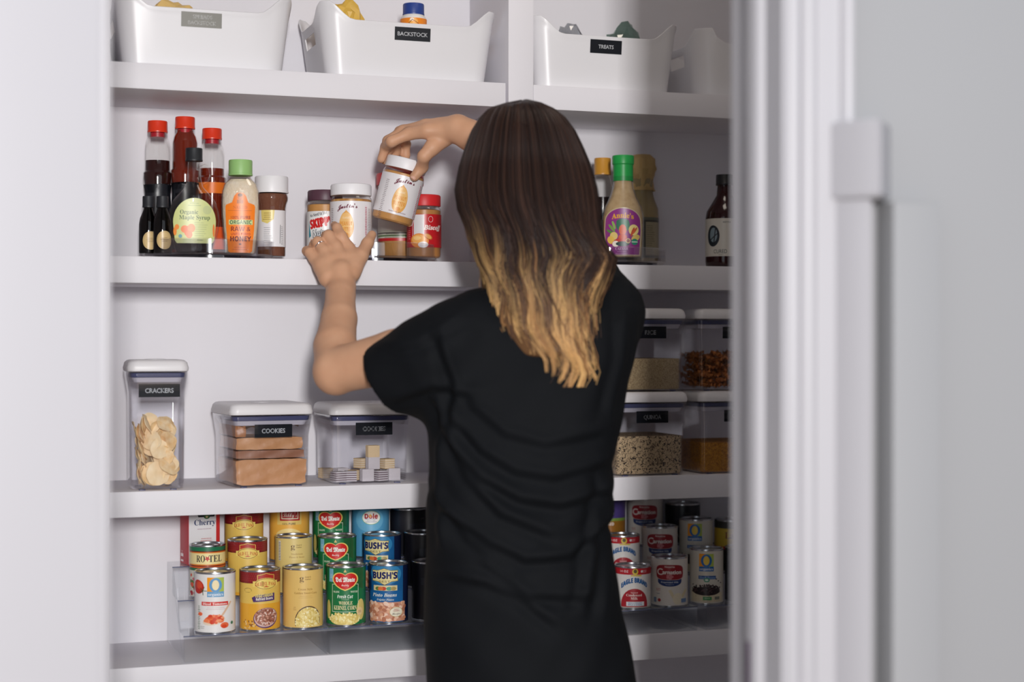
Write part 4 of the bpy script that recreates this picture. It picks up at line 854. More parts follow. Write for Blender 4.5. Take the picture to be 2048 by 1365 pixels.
fill('quinoa', Vector((pq.x,0.092,0)), QW, QD, 0.080, ZC1, speck((40,26,24),(206,180,142),240,0.42,0.47,'quinoa'), 'speckled tricolour quinoa filling the lower container','quinoa')
fill('rice', Vector((pr_.x,0.092,0)), QW, QD, 0.066, ZC1+HQ+0.0012, speck((150,126,92),(200,178,138),420,0.35,0.6,'rice'), 'pale brown rice filling part of the upper container','rice')
fill('grits', Vector((pg.x,0.092,0)), QW, QD, 0.064, ZC1, speck((150,92,24),(206,144,48),260,0.35,0.6,'grits'), 'golden yellow grains in the lower container by the casing','grains')
# pasta twists, packed in a heap
bm = bmesh.new(); rr = random.Random(31)
for k in range(330):
    c = Vector((rr.uniform(-0.056,0.056), rr.uniform(-0.062,0.062), rr.uniform(0.009,0.076))); d = Vector((rr.uniform(-1,1),rr.uniform(-1,1),rr.uniform(-0.4,0.4))).normalized(); u = d.cross(Vector((0,0,1))).normalized(); v_ = d.cross(u); L = 0.026
    prev = None
    for i in range(9):
        s = i/8-0.5; q = s*9; w_ = (u*math.cos(q)+v_*math.sin(q))*0.0042; a_ = bm.verts.new(c+d*s*L+w_); b_ = bm.verts.new(c+d*s*L-w_)
        if prev: bm.faces.new((prev[0],a_,b_,prev[1]))
        prev = (a_,b_)
for v in bm.verts: v.co.x = max(-0.068,min(0.068,v.co.x)); v.co.y = max(-0.070,min(0.070,v.co.y)); v.co.z = max(0.004,v.co.z)
o = finish('pasta_twists', bm, mat((176,92,30),0.6,mottle=(60,(206,130,56),0.3)), angle=60); o.location = (pp.x,0.092,ZC1+HQ+0.0012); sm = o.modifiers.new('t','SOLIDIFY'); sm.thickness = 0.0009; tag(o,'orange brown pasta twists heaped in the upper container by the casing','pasta',kind='stuff')

# ================================================================ white baskets (shelf A)
def basket(px, Y, hw, hd, H, label, rot=0, text=None, two=False, tcol=(14,18,26), tx=0.0, tz=None, tw=0.070, thh=0.027, corner=0.034, dip=0.034):
    p = px if isinstance(px,Vector) else at(px, 60, Y); t = thing('storage_basket', label, 'basket', (p.x,Y,ZA1), math.radians(rot), 'white plastic baskets on the top shelf')
    n = 10; base = rrect(1,1,0.0,1)
    def loop(hx, hy, r):
        pts = []
        c = rrect(hx,hy,r,10); out = []
        for i in range(len(c)):
            a, b = Vector(c[i]), Vector(c[(i+1)%len(c)]); L = (b-a).length; k = max(1,int(round(L/0.012))) if L > 0.02 else 1
            for j in range(k): out.append(a.lerp(b,j/k))
        return out
    # same topology at each height: sample by fraction of a fixed reference loop
    ref = loop(hw,hd,corner)
    bm = bmesh.new(); rings = []; N = 14
    for k in range(N+1):
        f = k/N; ring = []
        for q in ref:
            # distance to the nearest corner lowers the rim between corners, more on the long front and back
            fx, fy = abs(q.x)/hw, abs(q.y)/hd
            onlong = fy > 0.98
            e = (hw-abs(q.x)) if onlong else (hd-abs(q.y)) if fx > 0.98 else 0
            s = min(1,max(0,(e-0.012)/0.055)); s = s*s*(3-2*s); top = H - dip*s
            z = top*f; sc = 0.90+0.10*f; cx_ = q.x*sc; cy_ = q.y*sc
            if f > 0.93: cx_ *= 1+0.012*(f-0.93)/0.07; cy_ *= 1+0.014*(f-0.93)/0.07
            ring.append(bm.verts.new((cx_,cy_,z)))
        rings.append(ring)
    K = len(ref)
    for k in range(N):
        for i in range(K):
            q = (ref[i]+ref[(i+1)%K])/2
            if abs(q.x)/hw > 0.985 and abs(q.y) < hd*0.36 and N*0.60 <= k < N*0.80: continue      # hand hole in the short sides
            bm.faces.new((rings[k][i],rings[k][(i+1)%K],rings[k+1][(i+1)%K],rings[k+1][i]))
    bm.faces.new(rings[0][::-1])
    o = finish('basket_body', bm, BASKET, t, angle=60); sm = o.modifiers.new('wall','SOLIDIFY'); sm.thickness = 0.0028; sm.offset = -1
    bv = o.modifiers.new('soft','BEVEL'); bv.width = 0.0009; bv.segments = 2; bv.limit_method = 'ANGLE'
    if text:
        a = Art(); a.rect(-tw*500,-thh*500,tw*500,thh*500,tcol)
        if two: a.text(text[0],2,5.6,6.6,(226,226,224),w=35,font='sans',fat=.15).text(text[1],1,-5.6,6.6,(226,226,224),w=51,font='sans',fat=.15)
        else: a.text(text,0,0,7.2,(232,234,238),w=6.6*len(text) if len(text)>6 else 5.4*len(text),font='sans',fat=.2)
        tz = tz if tz is not None else H-dip-0.022
        def fn(u,v,off):
            z = tz+v/1000; f = min(1,z/(H-dip)); y = -hd*(0.90+0.10*f); return (tx+u/1000, y-off-0.0003, z)
        a.build('name_label', fn, t, curved=False, vstep=6, label='grey label with white lettering' if two else 'black label with white lettering')
    return t, p
def bx_(pl, pr, hd, ang):       # basket whose front rim runs between two photo columns, close to the shelf front
    y = 0.012; a_, b_ = at(pl,60,y), at(pr,60,y); hw = (b_.x-a_.x)/2; return Vector(((a_.x+b_.x)/2, y+hd, 0)), hw
q1, w1 = bx_(230,588,0.112,0); q2, w2 = bx_(641,996,0.112,0); q3, w3 = bx_(1066,1362,0.108,0)
q3.x = max(q3.x, XD1+w3*1.012+0.0005)
BK1 = basket(q1,q1.y,w1,0.112,0.140,'leftmost white basket with a grey label',text=('SPREADS','BACKSTOCK'),two=True,tcol=(122,120,112),tx=-0.008,tz=0.087,tw=0.074,thh=0.027)
BK2 = basket(q2,q2.y,w2,0.112,0.140,'white basket with a black BACKSTOCK label and a blue lidded jar inside',text='BACKSTOCK',tx=0.004,tz=0.086,tw=0.071,thh=0.025)
BK3 = basket(q3,q3.y,w3,0.108,0.140,'white basket with a black TREATS label in the right bay',text='TREATS',tx=-0.004,tz=0.086,tw=0.068,thh=0.027)
w4 = 0.13; q4 = Vector((at(1395,60,0.02).x+w4, 0.125, 0))
BK4 = basket(q4,q4.y,w4,0.108,0.140,'white basket with a rounded corner next to the right door casing',corner=0.05,dip=0.03)
# jar with a blue lid standing in the second basket
p = at(827,30,0.080); zt = at(827,9,0.080).z; bz = ZA1+0.004
t = thing('snack_jar','orange jar with dark blue lid standing in the second basket','jar',(p.x,0.080,bz),face_cam((p.x,0.08,bz)))
H = zt-bz
finish('jar_body', lathe([(0,0),(0.024,0),(0.026,0.003),(0.026,H-0.030),(0.0205,H-0.022),(0,H-0.022)],40), mat((236,232,226),0.4), t)
bm = bmesh.new(); ribcap(bm,0.0212,H-0.022,H,40); finish('lid', bm, mat((38,66,140),0.4), t)
a = Art(); a.rect(-80,10,80,H*1000-30.5,(240,140,40)).ell(0,H*1000-38,9,7,(248,178,80)).ell(-3,H*1000-34,4,3,(250,240,220)).line([(-12,H*1000-44),(-2,H*1000-34),(10,H*1000-42)],1.2,(150,80,30)); a.build('paper_label', on_cyl(0.026), t)
def bag(px, py, Y, w_, h, col, lab, seed, name='snack_bag', m=None):
    p = at(px,py,Y); bm = bmesh.new(); bmesh.ops.create_icosphere(bm, subdivisions=3, radius=1.0); r2 = random.Random(seed)
    for v in bm.verts:
        v.co *= 1+r2.uniform(-0.10,0.10)+0.10*math.sin(v.co.x*5+seed)*math.cos(v.co.z*4); v.co.x *= w_; v.co.y *= w_*0.5; v.co.z = v.co.z*h
    o = finish(name, bm, m or mat(col,0.35), angle=8); o.location = (p.x,Y,p.z-h*1.0); return tag(o,lab,'bag')
bag(345,2,0.12,0.042,0.042,(226,190,120),'yellowish snack bag poking out of the leftmost basket',1)
bag(690,0,0.14,0.036,0.050,(222,180,80),'yellow snack bag just showing at the top of the second basket',9)
bag(1140,46,0.12,0.030,0.046,(200,200,204),'crumpled clear bag at the left inside the treats basket',3,m=clear((214,216,218),0.16,0.1,'clear_film'))
bag(1250,48,0.11,0.044,0.058,(120,140,130),'crumpled clear bag with green edges in the middle of the treats basket',4,m=clear((176,196,188),0.2,0.12,'greenish_film'))
# ================================================================ the woman
# A body is grown as one smooth distance field of tapered limbs and polygonised on a sparse grid.
def seg(a, b, ra, rb): return ('c', np.array(a,float), np.array(b,float), ra, rb)
def chain(pts, rs): return [seg(pts[i],pts[i+1],rs[i],rs[i+1]) for i in range(len(pts)-1)]
def ellp(c, r, R=None): return ('e', np.array(c,float), np.array(r,float), None if R is None else np.array(R))
def prim_d(p, X):
    if p[0] == 'c':
        a, b, ra, rb = p[1:]; ab = b-a; t = np.clip(((X-a)@ab)/max(ab@ab,1e-12),0,1)
        return np.linalg.norm(X-(a+t[:,None]*ab),axis=1)-(ra+(rb-ra)*t)
    c, r, R = p[1:]; Q = X-c
    if R is not None: Q = Q@R.T
    k0 = np.linalg.norm(Q/r,axis=1); k1 = np.linalg.norm(Q/(r*r),axis=1)
    return np.where(k1>1e-9, k0*(k0-1)/np.maximum(k1,1e-9), -min(r))
def field(prims, X, K):
    s = np.zeros(len(X)); m = np.full(len(X), 1e9); D = []
    for p in prims: d = prim_d(p,X); D.append(d); m = np.minimum(m,d)
    for d in D: s += np.exp(-K*np.minimum(d-m, 0.2))
    return m-np.log(s)/K
def polygonise(prims, h, K=300.0, cut=None, post=None):
    B = 12; lo = np.array([1e9]*3); hi = -lo
    for p in prims:
        if p[0] == 'c': r = max(p[3],p[4]); l = np.minimum(p[1],p[2])-r; u = np.maximum(p[1],p[2])+r
        else: r = max(p[2]); l = p[1]-r; u = p[1]+r
        lo = np.minimum(lo,l); hi = np.maximum(hi,u)
    lo -= 4*h+0.01; n = np.ceil((hi+0.01-lo)/(h*B)).astype(int)+1
    bl = np.stack(np.meshgrid(*[np.arange(k) for k in n],indexing='ij'),-1).reshape(-1,3)
    cen = lo+(bl+0.5)*B*h; half = B*h*0.87; near = [prim_d(p,cen) for p in prims]; near = np.array(near)
    act = near.min(0) < half+0.02; act &= near.min(0) > -half*2.2-0.03
    N = n*B+2; g = np.arange(B+1); G = np.stack(np.meshgrid(g,g,g,indexing='ij'),-1).reshape(-1,3)
    vid, vpos, quads = [], [], []; S0, S1 = N[1]*N[2], N[2]
    for bi in np.nonzero(act)[0]:
        loc = [prims[k] for k in np.nonzero(near[:,bi] < half*2+0.03)[0]]
        if not loc: continue
        base = bl[bi]*B; P = lo+(base+G)*h; F = field(loc,P,K)
        if cut is not None: F = np.maximum(F, cut(P))
        F = F.reshape(B+1,B+1,B+1)
        if F.min() > 0 or F.max() < 0: continue
        ins = F < 0
        acc = np.zeros((B,B,B,3)); cnt = np.zeros((B,B,B)); ii = np.stack(np.meshgrid(*[np.arange(B)]*3,indexing='ij'),-1).astype(float)
        for ax in range(3):
            o1, o2 = [a for a in range(3) if a != ax]
            for u in (0,1):
                for v in (0,1):
                    s0 = [slice(0,B)]*3; s0[o1] = slice(u,u+B); s0[o2] = slice(v,v+B); s1 = list(s0); s1[ax] = slice(1,B+1)
                    f0, f1 = F[tuple(s0)], F[tuple(s1)]; c = (f0<0) != (f1<0); t = np.where(c, f0/np.where(c,f0-f1,1), 0)
                    q = ii.copy(); q[...,ax] += t; q[...,o1] += u; q[...,o2] += v
                    acc += q*c[...,None]; cnt += c
        m = cnt > 0; idx = np.stack(np.nonzero(m),-1); gi = idx+base
        vid.append(gi[:,0]*S0+gi[:,1]*S1+gi[:,2]); vpos.append(lo+(base+acc[m]/cnt[m][:,None])*h)
        for ax in range(3):
            o1, o2 = [(1,2),(2,0),(0,1)][ax]; s0 = [slice(0,B)]*3; s1 = list(s0); s1[ax] = slice(1,B+1)
            a0, a1 = ins[tuple(s0)], ins[tuple(s1)]; e = np.stack(np.nonzero(a0 != a1),-1)
            if not len(e): continue
            fl = a0[e[:,0],e[:,1],e[:,2]]; ge = e+base; st = [S0,S1,1]; k = ge@np.array([S0,S1,1])
            q = np.stack([k, k-st[o1], k-st[o1]-st[o2], k-st[o2]],-1); q[~fl] = q[~fl][:,::-1]; quads.append(q)
    vid = np.concatenate(vid); vpos = np.concatenate(vpos); quads = np.concatenate(quads)
    order = np.argsort(vid); vid = vid[order]; vpos = vpos[order]
    j = np.searchsorted(vid, quads); j = np.minimum(j, len(vid)-1); ok = (vid[j] == quads).all(1)
    return vpos, j[ok]
def np_mesh(name, V, F, mats, parent=None, smooth=True):
    me = bpy.data.meshes.new(name); nf, k = F.shape
    me.vertices.add(len(V)); me.vertices.foreach_set('co', V.astype(np.float32).ravel())
    me.loops.add(nf*k); me.loops.foreach_set('vertex_index', F.astype(np.int32).ravel())
    me.polygons.add(nf); me.polygons.foreach_set('loop_start', (np.arange(nf)*k).astype(np.int32)); me.polygons.foreach_set('loop_total', np.full(nf,k,np.int32))
    me.update(calc_edges=True); me.validate()
    for m in (mats if isinstance(mats,(list,tuple)) else [mats]): me.materials.append(m)
    if smooth: me.polygons.foreach_set('use_smooth', [True]*len(me.polygons))
    return link(name, me, parent)
def normals(V, F):
    a, b, c = V[F[:,0]], V[F[:,1]], V[F[:,2]]; n = np.cross(b-a,c-a); N = np.zeros_like(V)
    for k in range(F.shape[1]): np.add.at(N, F[:,k], n)
    return N/np.maximum(np.linalg.norm(N,axis=1),1e-12)[:,None]
def P(px, py, Y): return np.array(at(px,py,Y))
XR_ = np.array(RGT0); DEP = np.array([math.sin(yaw), math.cos(yaw), 0.0]); ZU = np.array([0,0,1.0])   # directions: right, away, up
person = thing('person', 'woman seen from behind in a loose black t-shirt, long hair fading from dark brown to blonde, both arms raised to the jars', 'person', (0.62,-0.42,0))
person['label'] = 'woman seen from behind in a black t-shirt, reaching for peanut butter jars with both hands'
PLOC = np.array([0.62,-0.42,0.0])
SKIN = bpy.data.materials.new('skin'); SKIN.use_nodes = True
b = SKIN.node_tree.nodes['Principled BSDF']; b.inputs['Base Color'].default_value = lin((206,156,124)); b.inputs['Roughness'].default_value = 0.5
b.inputs['Subsurface Weight'].default_value = 0.10; b.inputs['Subsurface Radius'].default_value = (0.01,0.004,0.002); b.inputs['Specular IOR Level'].default_value = 0.35
_nt = SKIN.node_tree; _n = _nt.nodes.new('ShaderNodeTexNoise'); _n.inputs['Scale'].default_value = 26; _r = _nt.nodes.new('ShaderNodeValToRGB')
_r.color_ramp.elements[0].color = lin((198,148,116)); _r.color_ramp.elements[1].color = lin((214,168,136)); _tc = _nt.nodes.new('ShaderNodeTexCoord')
_nt.links.new(_tc.outputs['Object'],_n.inputs['Vector']); _nt.links.new(_n.outputs[0],_r.inputs[0]); _nt.links.new(_r.outputs[0],b.inputs['Base Color'])
# joints
HC = P(1052,330,-0.36)                     # skull centre
NECK = P(1085,560,-0.42); CH = P(1075,700,-0.42)
LSH = P(915,684,-0.41); LEL = P(672,742,-0.255); LWR = P(682,575,-0.075)
RSH = P(1212,628,-0.40); RWR = P(915,258,-0.075); REL = P(1085,345,-0.16)
body = []
Rh = np.array([XR_, DEP, ZU])              # head frame: faces away from the camera
hy = math.radians(12); fwd = DEP*math.cos(hy)-XR_*math.sin(hy); side = XR_*math.cos(hy)+DEP*math.sin(hy); Rh = np.array([side, fwd, ZU])
def hp(x,y,z): return HC+side*x+fwd*y+ZU*z
body += [ellp(hp(0,-0.008,0.012),(0.074,0.092,0.088),Rh), ellp(hp(0,0.030,-0.040),(0.060,0.062,0.078),Rh), ellp(hp(0,0.062,-0.092),(0.030,0.026,0.024),Rh),
  seg(hp(0,0.088,-0.006),hp(0,0.108,-0.042),0.007,0.011), seg(hp(-0.010,0.094,-0.047),hp(0.010,0.094,-0.047),0.007,0.007), seg(hp(-0.018,0.086,-0.071),hp(0.018,0.086,-0.071),0.007,0.007), seg(hp(-0.014,0.084,-0.081),hp(0.014,0.084,-0.081),0.008,0.008),
  seg(hp(-0.034,0.080,0.012),hp(-0.012,0.088,0.010),0.007,0.006), seg(hp(0.034,0.080,0.012),hp(0.012,0.088,0.010),0.007,0.006), seg(hp(-0.046,0.060,-0.040),hp(-0.034,0.068,-0.052),0.016,0.014), seg(hp(0.046,0.060,-0.040),hp(0.034,0.068,-0.052),0.016,0.014)]
for s in (-1,1): body += [ellp(hp(0.076*s,-0.004,-0.022),(0.007,0.016,0.028),Rh), seg(hp(0.074*s,0.004,-0.04),hp(0.076*s,0.004,-0.01),0.006,0.006)]
body += chain([hp(0,-0.012,-0.05), NECK+ZU*0.02, CH+ZU*0.05], [0.052,0.050,0.070])
body += chain([CH-XR_*0.09+ZU*0.01, CH+XR_*0.07+ZU*0.01], [0.068,0.064]) + chain([CH-ZU*0.02, P(1050,900,-0.42), P(1050,1150,-0.43), P(1055,1330,-0.43)], [0.095,0.090,0.095,0.105])
body += chain([CH-XR_*0.09+ZU*0.02, LSH, (LSH+LEL)/2, LEL], [0.056,0.046,0.0455,0.039])
body += [seg(LEL-ZU*0.006, LEL+DEP*0.01, 0.036,0.036)] + chain([LEL, LEL*0.72+LWR*0.28+XR_*(-0.004), LEL*0.40+LWR*0.60, LWR*0.9+LEL*0.1, LWR], [0.038,0.0370,0.0315,0.0262,0.0258])
body += chain([CH+XR_*0.07+ZU*0.02, RSH-XR_*0.008, (RSH+REL)/2, REL], [0.052,0.040,0.040,0.036])
body += chain([REL, REL*0.6+RWR*0.4, REL*0.15+RWR*0.85, RWR], [0.037,0.036,0.0285,0.0265])
# ---- left hand: back of the hand to the camera, wrapped round the front of the standing jar and the turntable
def finger(pts, rs): return chain(pts, rs)
LK = {'i': P(697,497,-0.036), 'm': P(672,494,-0.040), 'r': P(648,502,-0.038), 'p': P(628,517,-0.030)}
lh = []
for k,(kx) in enumerate(((704,540),(690,543),(674,545),(660,549))):
    key = 'imrp'[k]; lh += chain([P(kx[0]-4,kx[1]+6,-0.064), LK[key]*0.5+P(kx[0],kx[1],-0.060)*0.5, LK[key]], [0.0185,0.0160,0.0118-0.0008*k])
lh += [seg(LWR, P(682,545,-0.066),0.0262,0.0235), seg(P(700,545,-0.062),P(715,520,-0.046),0.018,0.0125)]
lh += finger([LK['i'], P(683,473,-0.030), P(674,456,-0.014), P(669,450,0.001)], [0.0112,0.0094,0.0082,0.0070])
lh += finger([LK['m'], P(657,471,-0.026), P(652,472,-0.002), P(655,478,0.016)], [0.0108,0.0094,0.0084,0.0072])
lh += finger([LK['r'], P(635,484,-0.024), P(628,490,-0.004), P(632,496,0.012)], [0.0104,0.0090,0.0080,0.0070])
lh += finger([LK['p'], P(619,505,-0.022), P(613,502,-0.008), P(612,506,0.002)], [0.0098,0.0084,0.0075,0.0066])
lh += finger([P(708,535,-0.060), P(722,512,-0.045), P(735,487,-0.024), P(744,470,-0.006)], [0.0165,0.0128,0.0104,0.0084])
# ---- right hand: reaches over the lifted jar, thumb across its lid front, fingers behind
RK = {'i': P(818,268,-0.030), 'm': P(806,262,-0.008), 'r': P(800,264,0.014), 'p': P(804,272,0.034)}
rh = []
for k,(q,yy) in enumerate((((868,262),-0.060),((866,254),-0.046),((866,256),-0.030),((868,262),-0.016))):
    key = 'imrp'[k]; rh += chain([P(q[0]+24,q[1]+0,yy-0.006), P(q[0]-14,q[1],yy+0.006), RK[key]], [0.0175,0.0140,0.0112-0.0006*k])
rh += [seg(RWR, P(880,260,-0.050),0.0262,0.0225)]
LT = JAR_BASE + JAR_AX*JAR_H                         # lid centre of the lifted jar
A_ = np.array(JAR_AX); LTn = np.array(LT); v1 = np.cross(A_, np.array([0,1.0,0])); v1 /= np.linalg.norm(v1); v2 = np.cross(v1, A_)
def lidpt(ang, down, rad=0.0372+0.008): a = math.radians(ang); return LTn + (v1*math.cos(a)+v2*math.sin(a))*rad - A_*down
_s = 1 if np.dot(v1, XR_) > 0 else -1
v1 = v1*_s; v2 = v2*(1 if np.dot(v2, DEP) > 0 else -1)       # v1 right, v2 away from the camera
rh += finger([RK['i'], P(783,283,-0.022), lidpt(172,-0.012,0.047), lidpt(166,0.012,0.0490)], [0.0112,0.0100,0.0090,0.0080])
rh += finger([RK['m'], P(776,282,0.004), lidpt(140,-0.012,0.045), lidpt(138,0.012,0.0485)], [0.0104,0.0094,0.0084,0.0074])
rh += finger([RK['r'], P(790,286,0.044), lidpt(112,-0.012,0.045), lidpt(112,0.010,0.0485)], [0.0102,0.0092,0.0082,0.0072])
rh += finger([RK['p'], P(812,288,0.056), lidpt(84,-0.010,0.044), lidpt(84,0.006,0.0480)], [0.0094,0.0084,0.0076,0.0068])
th0 = lidpt(-68,0.010,0.0515); th1 = lidpt(-79,0.031,0.0495)
rh += finger([P(888,276,-0.056), P(864,296,-0.058), P(848,313,-0.056), th0, th1], [0.0175,0.0142,0.0116,0.0108,0.0092])
V, F = polygonise(body+lh+rh, 0.0021, K=420.0)
bo = np_mesh('body', V-PLOC, F, SKIN, person)
sm = bo.modifiers.new('even','SMOOTH'); sm.factor = 0.5; sm.iterations = 2
# nails
def nail(tip, back, out, wd=0.0052, ln=0.0060):
    t = (tip-back); t /= np.linalg.norm(t); o = out-t*np.dot(out,t); o /= np.linalg.norm(o); s = np.cross(t,o); bm = bmesh.new(); g = []
    for i in range(6):
        for j in range(6):
            u, v = i/5*2-1, j/5*2-1; k = math.sqrt(max(0,1-0.35*v*v)); p_ = tip-PLOC + s*(wd*u*k) + t*(ln*v) + o*(0.0009-0.0022*u*u-0.0012*v*v); g.append(bm.verts.new(p_))
    for i in range(5):
        for j in range(5): bm.faces.new((g[i*6+j],g[(i+1)*6+j],g[(i+1)*6+j+1],g[i*6+j+1]))
    r = bmesh.ops.extrude_face_region(bm, geom=list(bm.faces)); bmesh.ops.translate(bm, vec=Vector(-o*0.0012), verts=[q for q in r['geom'] if isinstance(q,bmesh.types.BMVert)])
    finish('fingernail', bm, mat((222,176,156),0.25), person)
nail(th1+(-np.array(FWD))*0.0076, th0, -np.array(FWD)+A_*0.1)
nail(P(744,470,-0.006)+XR_*0.0035-np.array(FWD)*0.0066+ZU*0.001, P(735,487,-0.024), XR_*0.5-np.array(FWD))
# ring on the left ring finger
ra, rb = LK['r'], P(635,484,-0.024); c = ra*0.42+rb*0.58; ax_ = (rb-ra)/np.linalg.norm(rb-ra); u = np.cross(ax_,ZU); u /= np.linalg.norm(u); v = np.cross(ax_,u)
bm = bmesh.new(); tube(bm,[Vector(c+(u*math.cos(q)+v*math.sin(q))*0.0106) for q in [2*PI*i/24 for i in range(25)]],0.0011,8,cap=False)
ro = finish('ring', bm, mat((226,226,232),0.15,1.0)); tag(ro,'silver ring on the ring finger of the left hand','ring')
sd = -np.array(FWD)*0.8+ZU*0.5; sd -= ax_*np.dot(sd,ax_); sd /= np.linalg.norm(sd)
bm = bmesh.new(); bmesh.ops.create_icosphere(bm,subdivisions=1,radius=0.0022); 
for q in bm.verts: q.co += Vector(c+sd*0.0122)
st = finish('stone', bm, clear((236,240,250),0.4,0.02,'gem'), ro, angle=5)
# ---- t-shirt
rows = [(560,1090,1225,0.035),(590,1020,1262,0.055),(620,960,1277,0.080),(645,905,1276,0.092),(680,880,1272,0.100),(760,858,1252,0.112),(830,852,1242,0.118),(900,850,1228,0.118),(980,848,1218,0.120),(1050,848,1213,0.122),(1110,848,1217,0.125),(1180,846,1231,0.130),(1250,844,1246,0.134),(1330,850,1262,0.138),(1390,852,1270,0.138)]
YT = -0.42; sh = []
pc = None
for i in range(len(rows)-1):
    for k in range(4):
        f = k/4; y0,l0,r0,d0 = rows[i]; y1,l1,r1,d1 = rows[i+1]; f2 = f*f*(3-2*f) if False else f
        yy = y0+(y1-y0)*f2; L = l0+(l1-l0)*f2; Rr = r0+(r1-r0)*f2; d = d0+(d1-d0)*f2
        a = P(L,yy,YT); b_ = P(Rr,yy,YT); cx_ = (a+b_)/2; hw = abs((b_-a)@XR_)/2
        sh.append(('t', cx_[2], cx_, hw, d))
TZ = np.array([q[1] for q in sh])[::-1]; TC = np.array([q[2] for q in sh])[::-1]; TW = np.array([q[3] for q in sh])[::-1]; TD = np.array([q[4] for q in sh])[::-1]
def torso_d(X):
    z = X[:,2]; c = np.stack([np.interp(z,TZ,TC[:,k]) for k in range(3)],-1); w_ = np.interp(z,TZ,TW); d = np.interp(z,TZ,TD)
    q = X-c; u = q@XR_; v = q@DEP; n = 2.3; k = (np.abs(u/w_)**n+np.abs(v/d)**n)**(1/n)
    dd = (k-1)*np.minimum(w_,d); return np.maximum(dd, np.maximum(z-TZ[-1], TZ[0]-z))
SL = P(797,752,-0.33)       # left sleeve opening centre
cloth = chain([P(960,655,-0.42), P(908,682,-0.415), P(856,718,-0.385), P(772,764,-0.325)], [0.058,0.070,0.072,0.064]) + [seg(P(880,740,-0.40),P(818,776,-0.345),0.050,0.046)]
cloth += chain([P(1130,590,-0.42), RSH, RSH*0.55+REL*0.45, RSH*0.35+REL*0.65], [0.058,0.052,0.052,0.054])
cloth += chain([P(960,645,-0.42), P(1050,620,-0.42), P(1150,588,-0.42)], [0.045,0.055,0.050])
sleeve_dir = (LEL-LSH); sleeve_dir /= np.linalg.norm(sleeve_dir); cutc = P(778,761,-0.325)
sleeve_dir = cutc-P(902,694,-0.41); sleeve_dir /= np.linalg.norm(sleeve_dir)
def polygonise_fn(fn, lo, hi, h):
    n = np.ceil((hi-lo)/h).astype(int)+1; xs = [lo[k]+h*np.arange(n[k]) for k in range(3)]
    Fv = np.empty(n, np.float32)
    for i in range(n[0]):
        Y_, Z_ = np.meshgrid(xs[1],xs[2],indexing='ij'); X = np.stack([np.full(Y_.size,xs[0][i]),Y_.ravel(),Z_.ravel()],-1); Fv[i] = fn(X).reshape(n[1],n[2])
    ins = Fv < 0; m = n-1; acc = np.zeros((*m,3),np.float32); cnt = np.zeros(m,np.float32)
    for ax in range(3):
        o1, o2 = [a for a in range(3) if a != ax]
        for u in (0,1):
            for v in (0,1):
                s0 = [slice(0,m[k]) for k in range(3)]; s0[o1] = slice(u,u+m[o1]); s0[o2] = slice(v,v+m[o2]); s1 = list(s0); s1[ax] = slice(1,m[ax]+1)
                f0, f1 = Fv[tuple(s0)], Fv[tuple(s1)]; c = (f0<0) != (f1<0); w_ = np.nonzero(c); t = f0[w_]/(f0[w_]-f1[w_])
                q = np.stack(w_,-1).astype(np.float32); q[:,ax] += t; q[:,o1] += u; q[:,o2] += v
                acc[w_] += q; cnt[w_] += 1
    mm = cnt > 0; ids = -np.ones(m,np.int64); ids[mm] = np.arange(mm.sum()); V = lo+(acc[mm]/cnt[mm][:,None])*h; Q = []
    for ax in range(3):
        o1, o2 = [(1,2),(2,0),(0,1)][ax]; s0 = [slice(1,m[k]) for k in range(3)]; s1 = list(s0); s0[ax] = slice(0,m[ax]); s1[ax] = slice(1,m[ax]+1)
        a0, a1 = ins[tuple(s0)], ins[tuple(s1)]; e = np.stack(np.nonzero(a0 != a1),-1); fl = a0[a0 != a1]
        off = np.ones(3,int); off[ax] = 0; e = e+off; d1 = np.zeros(3,int); d1[o1] = 1; d2 = np.zeros(3,int); d2[o2] = 1
        g = lambda E: ids[E[:,0],E[:,1],E[:,2]]; q = np.stack([g(e),g(e-d1),g(e-d1-d2),g(e-d2)],-1); q[~fl] = q[~fl][:,::-1]; Q.append(q)
    Q = np.concatenate(Q); return V.astype(float), Q[(Q>=0).all(1)]
rcutc = RSH*0.38+REL*0.62; rdir = (REL-RSH)/np.linalg.norm(REL-RSH)
def smin(a, b, k): h_ = np.clip(0.5+0.5*(b-a)/k,0,1); return b*(1-h_)+a*h_-k*h_*(1-h_)
def shirt_fn(X):
    t = torso_d(X); s = np.minimum.reduce([prim_d(p,X) for p in cloth[:5]])
    lim = (X-cutc)@sleeve_dir; s = np.maximum(s, lim)
    s2 = np.minimum.reduce([prim_d(p,X) for p in cloth[5:8]]); s2 = np.maximum(s2, (X-rcutc)@rdir)
    s3 = np.minimum.reduce([prim_d(p,X) for p in cloth[8:]])
    r = smin(smin(t,s,0.045),smin(s2,s3,0.03),0.035)
    nk = np.linalg.norm((X-(NECK+ZU*0.045))*np.array([1,1,0.8]),axis=1)-0.060
    return np.maximum(r, -nk)
V, F = polygonise_fn(shirt_fn, np.array([0.10,-0.68,0.60]), np.array([1.12,-0.05,1.52]), 0.0045)
